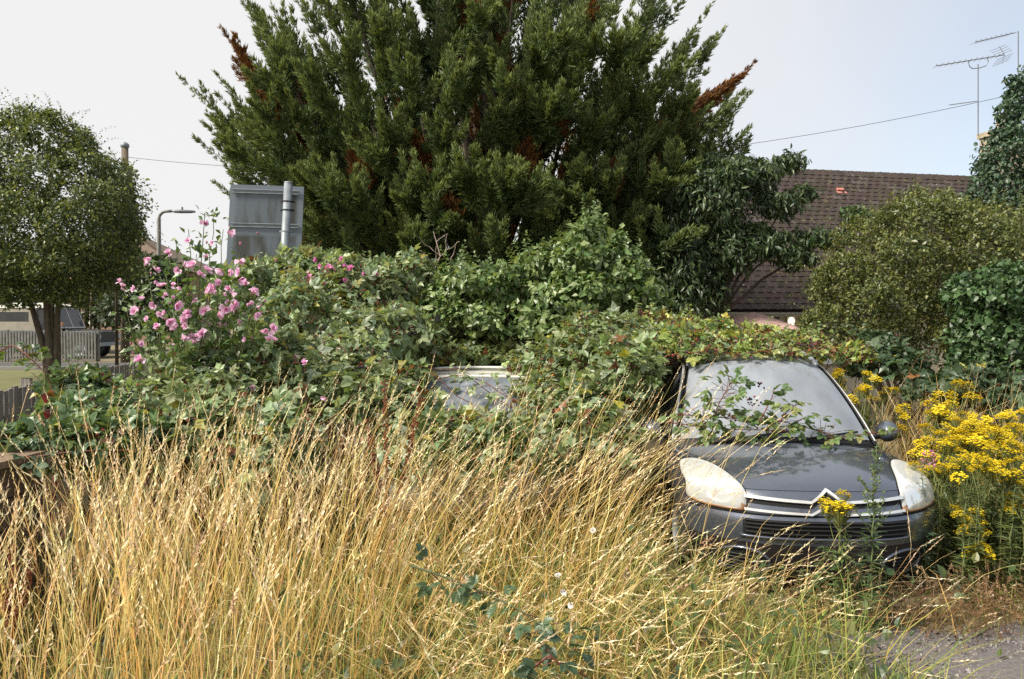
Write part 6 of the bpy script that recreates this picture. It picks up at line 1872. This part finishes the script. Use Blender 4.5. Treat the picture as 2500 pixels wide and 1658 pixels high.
def ragwort_parts(rng, H, nheads, spread):
    """(stem mesh, leaf mesh, head placements)"""
    sm, lm = MB(), MB(); heads = []
    main = limb([0, 0, 0], [rng.normal(0, .08), rng.normal(0, .06), H * .72], [rng.normal(0, .03), 0, 0], rng, 8, .006)
    sm.tube(main, np.linspace(.007, .004, 8), 5, (.20, .19, .07), col2=(.17, .20, .06))
    for k in range(nheads):
        i = rng.integers(4, 8); s0 = main[i]
        a = rng.uniform(0, 2 * PI); q = spread * math.sqrt(rng.random())
        e = np.array([main[-1][0] + q * math.cos(a), main[-1][1] + q * math.sin(a), H * (1 - .16 * rng.random()) - .35 * q])
        sm.tube(limb(s0, e, [0, 0, -.03], rng, 5, .004), np.linspace(.0035, .002, 5), 4, (.17, .20, .06))
        heads.append(e)
    m = int(46 * H)
    f = rng.uniform(.08, .98, m) * 7; i = np.clip(f.astype(int), 0, 6); p0 = main[i] + (main[i + 1] - main[i]) * (f - i)[:, None]
    d = nrm(np.stack([rng.normal(size=m), rng.normal(size=m), rng.normal(.35, .35, m)], 1))
    for fr in (.25, .5, .75, 1.0):                    # divided leaf: little lobes along the rib
        lm.inst(T_SLIM, frames(nrm(d + rng.normal(0, .45, (m, 3))), nrm(np.array([0, 0, 1.0]) + rng.normal(0, .4, (m, 3)))) * (.055 * rng.uniform(.6, 1.2, m))[:, None, None], p0 + d * (.07 * fr), palette([(.09, .13, .04), (.12, .155, .045), (.07, .105, .04), (.17, .17, .06)], m, rng))
    return sm.mesh('stem', M['stem']), lm.mesh('foliage', M['leaf']), heads
RAG = [ragwort_parts(r, 1.0, 7, .19) for _ in range(5)]
def ragwort(loc, H, label, group, rng, hs=1.0, proto=None):
    sm, lm, heads = RAG[rng.integers(len(RAG))] if proto is None else proto
    t = thing('ragwort', loc, label, 'wildflower', group, rz=rng.uniform(0, 6.28), local=True)
    t.scale = (H, H, H)
    link('stem', sm, t); link('foliage', lm, t)
    for e in heads:
        o = link('flower_head', CORY[rng.integers(4)], t)
        o.location = tuple(float(v) for v in e); o.scale = (hs / H * rng.uniform(.75, 1.2),) * 3; o.rotation_euler = (rng.normal(0, .2), rng.normal(0, .2), rng.uniform(0, 6))
    return t
GL = 'bushy yellow ragwort in the flowering patch right of the dark car'
spots = [(2290, 1010), (2330, 985), (2360, 1010), (2410, 1000), (2460, 985), (2490, 1010), (2300, 1060), (2350, 1060), (2400, 1050), (2450, 1040), (2500, 1070), (2380, 1100), (2440, 1110), (2490, 1130), (2330, 1110), (2260, 1045), (2470, 1085), (2420, 1075), (2305, 965), (2520, 1030), (2285, 1090), (2540, 1100), (2480, 1020), (2390, 1020)]
ORD += ['seventh', 'eighth', 'ninth', 'tenth', 'eleventh', 'twelfth']
row_of = lambda py: 'back' if py < 1015 else ('middle' if py < 1065 else 'front')
cnt_ = {}
for (px, py) in sorted(spots):
    rw = row_of(py); GL = '%s ragwort from the left in the %s row of the yellow patch beside the car' % (ORD[cnt_.get(rw, 0)], rw)
    cnt_[rw] = cnt_.get(rw, 0) + 1
    d = np.interp(py, [960, 1130], [7.4, 5.8]) + r.uniform(-.2, .2)
    q = P(px, py, d); H = float(q[2]); q[2] = 0
    ragwort(q, H, GL, 'ragwort patch beside the car', r, .85)
ragwort(P(2320, 940, 7.9) * [1, 1, 0], P(2320, 925, 7.9)[2], 'tallest single ragwort standing above the yellow patch', None, r)
for kk, (px, py, d) in enumerate(((2060, 885, 8.4), (2080, 905, 8.3), (2095, 900, 8.2), (2110, 935, 7.9))):
    q = P(px, py, d); H = float(q[2]); q[2] = 0
    ragwort(q, H, ORD[kk] + ' ragwort from the left of those flowering behind the roof rail of the dark car', 'ragwort behind the car roof', r, .9)
for kk, (px, py, d) in enumerate(((2310, 1230, 6.0), (2385, 1270, 5.9), (2400, 1330, 5.6), (2490, 1200, 6.0))):
    q = P(px, py, d); H = float(q[2]); q[2] = 0
    ragwort(q, H, ORD[kk] + ' low ragwort from the left among the green stems right of the bumper', 'low ragwort right of the bumper', r, .7)
q = P(2066, 1195, 5.05); H = float(q[2]); q[2] = 0
ragwort(q, H, 'single ragwort flowering in front of the chevron grille', None, r, .92, ragwort_parts(np.random.default_rng(5), 1.0, 7, .10))

# feathery green weeds: fleabane by the grille and the green thicket under the ragwort
def fleabane(loc, H, label, group, rng, cols=((.10, .16, .06), (.13, .19, .07), (.08, .13, .05)), plume_=True, name='fleabane'):
    t = thing(name, loc, label, 'weed', group, local=True)
    st_, lv_ = MB(), MB()
    main = limb([0, 0, 0], [rng.normal(0, .05), rng.normal(0, .05), H], [rng.normal(0, .03), 0, 0], rng, 12, .006)
    st_.tube(main, np.linspace(.006, .002, 12), 5, (.14, .18, .07))
    m = int(150 * H)
    f = rng.uniform(.05, 1, m) * 11; i = np.clip(f.astype(int), 0, 10); p0 = main[i] + (main[i + 1] - main[i]) * (f - i)[:, None]
    fr = f / 11
    a = rng.uniform(0, 2 * PI, m); el = rng.uniform(.2, .7, m)
    d = np.stack([np.cos(a), np.sin(a), el], 1)
    ln = np.where(fr > .65, .045, .085) * rng.uniform(.7, 1.3, m)
    lv_.inst(T_SLIM, frames(nrm(d), np.tile([0, 0, 1.0], (m, 1))) * ln[:, None, None] * np.array([.8, 1, 1]), p0, palette(cols, m, rng))
    if plume_:
        for k in range(26):
            fk = rng.uniform(.55, .98); s0 = main[int(fk * 11)]
            a = rng.uniform(0, 2 * PI); L = .22 * (1.1 - fk) * 2 * rng.uniform(.6, 1.1)
            e = s0 + np.array([math.cos(a) * L * .7, math.sin(a) * L * .7, L])
            st_.tube([s0, e], [.002, .001], 4, (.14, .18, .07))
            m2 = 7
            pp = s0 + (e - s0) * rng.uniform(.25, 1, m2)[:, None]
            lv_.inst(T_DIAM, frames(nrm(rng.normal(size=(m2, 3)) + [0, 0, .8]), nrm(rng.normal(size=(m2, 3)))) * .026, pp, palette([(.14, .20, .08), (.18, .22, .10)], m2, rng))
    st_.build('stem', M['stem'], t); lv_.build('foliage', M['leaf'], t)
    return t
r = np.random.default_rng(1313)
q = P(2135, 1085, 4.95); H = float(q[2]); q[2] = 0
fleabane(q, H, 'tall feathery green weed standing before the right part of the bonnet', None, r)
q = P(2050, 1225, 5.0); H = float(q[2]); q[2] = 0
fleabane(q, H, 'bushy green weed growing in front of the chevron grille', None, r, plume_=False)
for kk, (px, py) in enumerate(((1900, 1400), (1960, 1390), (2000, 1330), (2090, 1290), (2170, 1370))):
    q = P(px, py, 5.1 + r.uniform(-.1, .2)); H = float(q[2]); q[2] = 0
    fleabane(q, max(.3, H), ORD[kk] + ' short green weed from the left against the dark front bumper', 'weeds against the bumper', r, plume_=False)
for k in range(34):
    px = r.uniform(2295, 2560); d = r.uniform(5.5, 6.6)
    q = P(px, 1300, d); q[2] = 0
    fleabane(q, r.uniform(.55, .95), 'thin green weed in the thicket under the yellow ragwort', 'green weeds under the ragwort', r, plume_=False, cols=((.10, .14, .045), (.13, .16, .05), (.08, .12, .04), (.17, .17, .07)))
# pink buddleia-like spike beside the headlight
q = P(2268, 1110, 5.75); H = float(q[2]); q[2] = 0
bu = fleabane(q, H - .05, 'grey green plant with one pink flower spike beside the headlight', None, r, cols=((.12, .17, .11), (.15, .2, .13), (.10, .14, .09)), plume_=False, name='pink_spike_plant')
fs = MB(); n = 70
zz = r.random(n); a = r.uniform(0, 2 * PI, n); q_ = .034 * np.sqrt(np.clip(1 - (2 * zz - .8) ** 2 * .7, .1, 1))
pp = np.stack([q_ * np.cos(a), q_ * np.sin(a), H - .10 + zz * .13], 1)
fs.inst(T_DIAM, frames(nrm(np.stack([np.cos(a), np.sin(a), np.full(n, .5)], 1)), nrm(r.normal(size=(n, 3)))) * .022, pp, palette([(.55, .20, .34), (.62, .30, .42), (.48, .14, .28)], n, r))
fs.build('flower_spike', M['petal'], bu)

# ------------------------------------------------------------------ red brown docks
def dock(loc, H, label, group, rng):
    t = thing('dock_plant', loc, label, 'weed', group, local=True)
    sm, fm = MB(), MB()
    for k in range(3):
        e = np.array([(k - 1) * .11 * H + rng.normal(0, .02), rng.normal(0, .04), H * (1 - .14 * abs(k - 1) * rng.uniform(.6, 1.4))])
        pts = limb([0, 0, H * .25 * abs(k - 1)], e, [-(k - 1) * .02, 0, 0], rng, 9, .004)
        sm.tube(pts, np.linspace(.006, .002, 9), 5, (.20, .07, .03))
        m = 230
        f = (.38 + .62 * rng.random(m)) * 8; i = np.clip(f.astype(int), 0, 7); p0 = pts[i] + (pts[i + 1] - pts[i]) * (f - i)[:, None]
        w_ = np.sin(f * 5) * .004 + .016
        a = rng.uniform(0, 2 * PI, m)
        p0 = p0 + np.stack([np.cos(a) * w_, np.sin(a) * w_, rng.normal(0, .006, m)], 1)
        fm.inst(T_OCT, frames(nrm(rng.normal(size=(m, 3))), nrm(rng.normal(size=(m, 3)))) * (.0075 * rng.uniform(.7, 1.4, m))[:, None, None], p0, palette([(.20, .055, .022), (.26, .08, .03), (.15, .04, .018)], m, rng))
    if sm: sm.build('stem', M['stem'], t)
    tag(fm.build('seeds', M['stem'], t), kind='stuff')
    return t
r = np.random.default_rng(1414)
for (px, py, d, lb) in ((948, 925, 5.4, 'rusty red dock stalk rising from the grass left of the white car'), (30, 1330, 4.2, 'brown dock seed stalk before the timber planter')):
    q = P(px, py, d); H = float(q[2]); q[2] = 0
    dock(q, H, lb, None, r)
# red leaf sprig at the left
q = P(108, 1000, 5.6); q2 = q.copy(); q2[2] = 0
rl = thing('red_leaved_sprig', q2, 'sprig with two dark red leaves in front of the grey fence', 'plant')
MB().tube([q2, P(112, 1050, 5.6), P(106, 980, 5.6), P(110, 900, 5.6)], [.005, .004, .003, .002], 5, (.32, .24, .14)).build('stem', M['stem'], rl)
for (px, py, s_) in ((108, 960, .075), (112, 1000, .07)):
    MB().inst(T_OVATE, (frames(np.array([[.3, -.1, -1.0]]), np.array([[.8, -.7, .1]])) * s_), P(px, py, 5.58)[None], np.array([[.20, .012, .018]])).build('leaf', M['leaf'], rl)
# bindweed flowers
bwp = P(1370, 1430, 3.55)
bw = thing('bindweed', bwp * [1, 1, 0], 'white bindweed flowers scattered in the foreground grass', 'wildflower')
bwm = MB(); pts = np.array([bwp * [1, 1, 0], P(1350, 1480, 3.5), P(1362, 1400, 3.55), P(1380, 1440, 3.5), P(1395, 1478, 3.5)])
bwm.tube(pts, .002, 4, (.12, .15, .05)); bwm.build('stem', M['stem'], bw)
th = np.linspace(0, 2 * PI, 13)
for (px, py, d) in ((1362, 1405, 3.55), (1376, 1445, 3.5), (1394, 1478, 3.5), (1448, 1295, 4.0)):
    c = P(px, py, d); ax = nrm(np.array([r.normal(0, .5), -.8, .6])); R = frames(nrm(r.normal(size=(1, 3))), ax[None])[0]
    G = np.stack([np.stack([c + R @ np.array([q * math.cos(a), q * math.sin(a), z]) for a in th]) for (q, z) in ((.002, -.016), (.006, -.006), (.012, .003), (.015, .004))])
    MB().grid(G, (.8, .78, .74)).build('flower', M['petal'], bw, smooth=True)
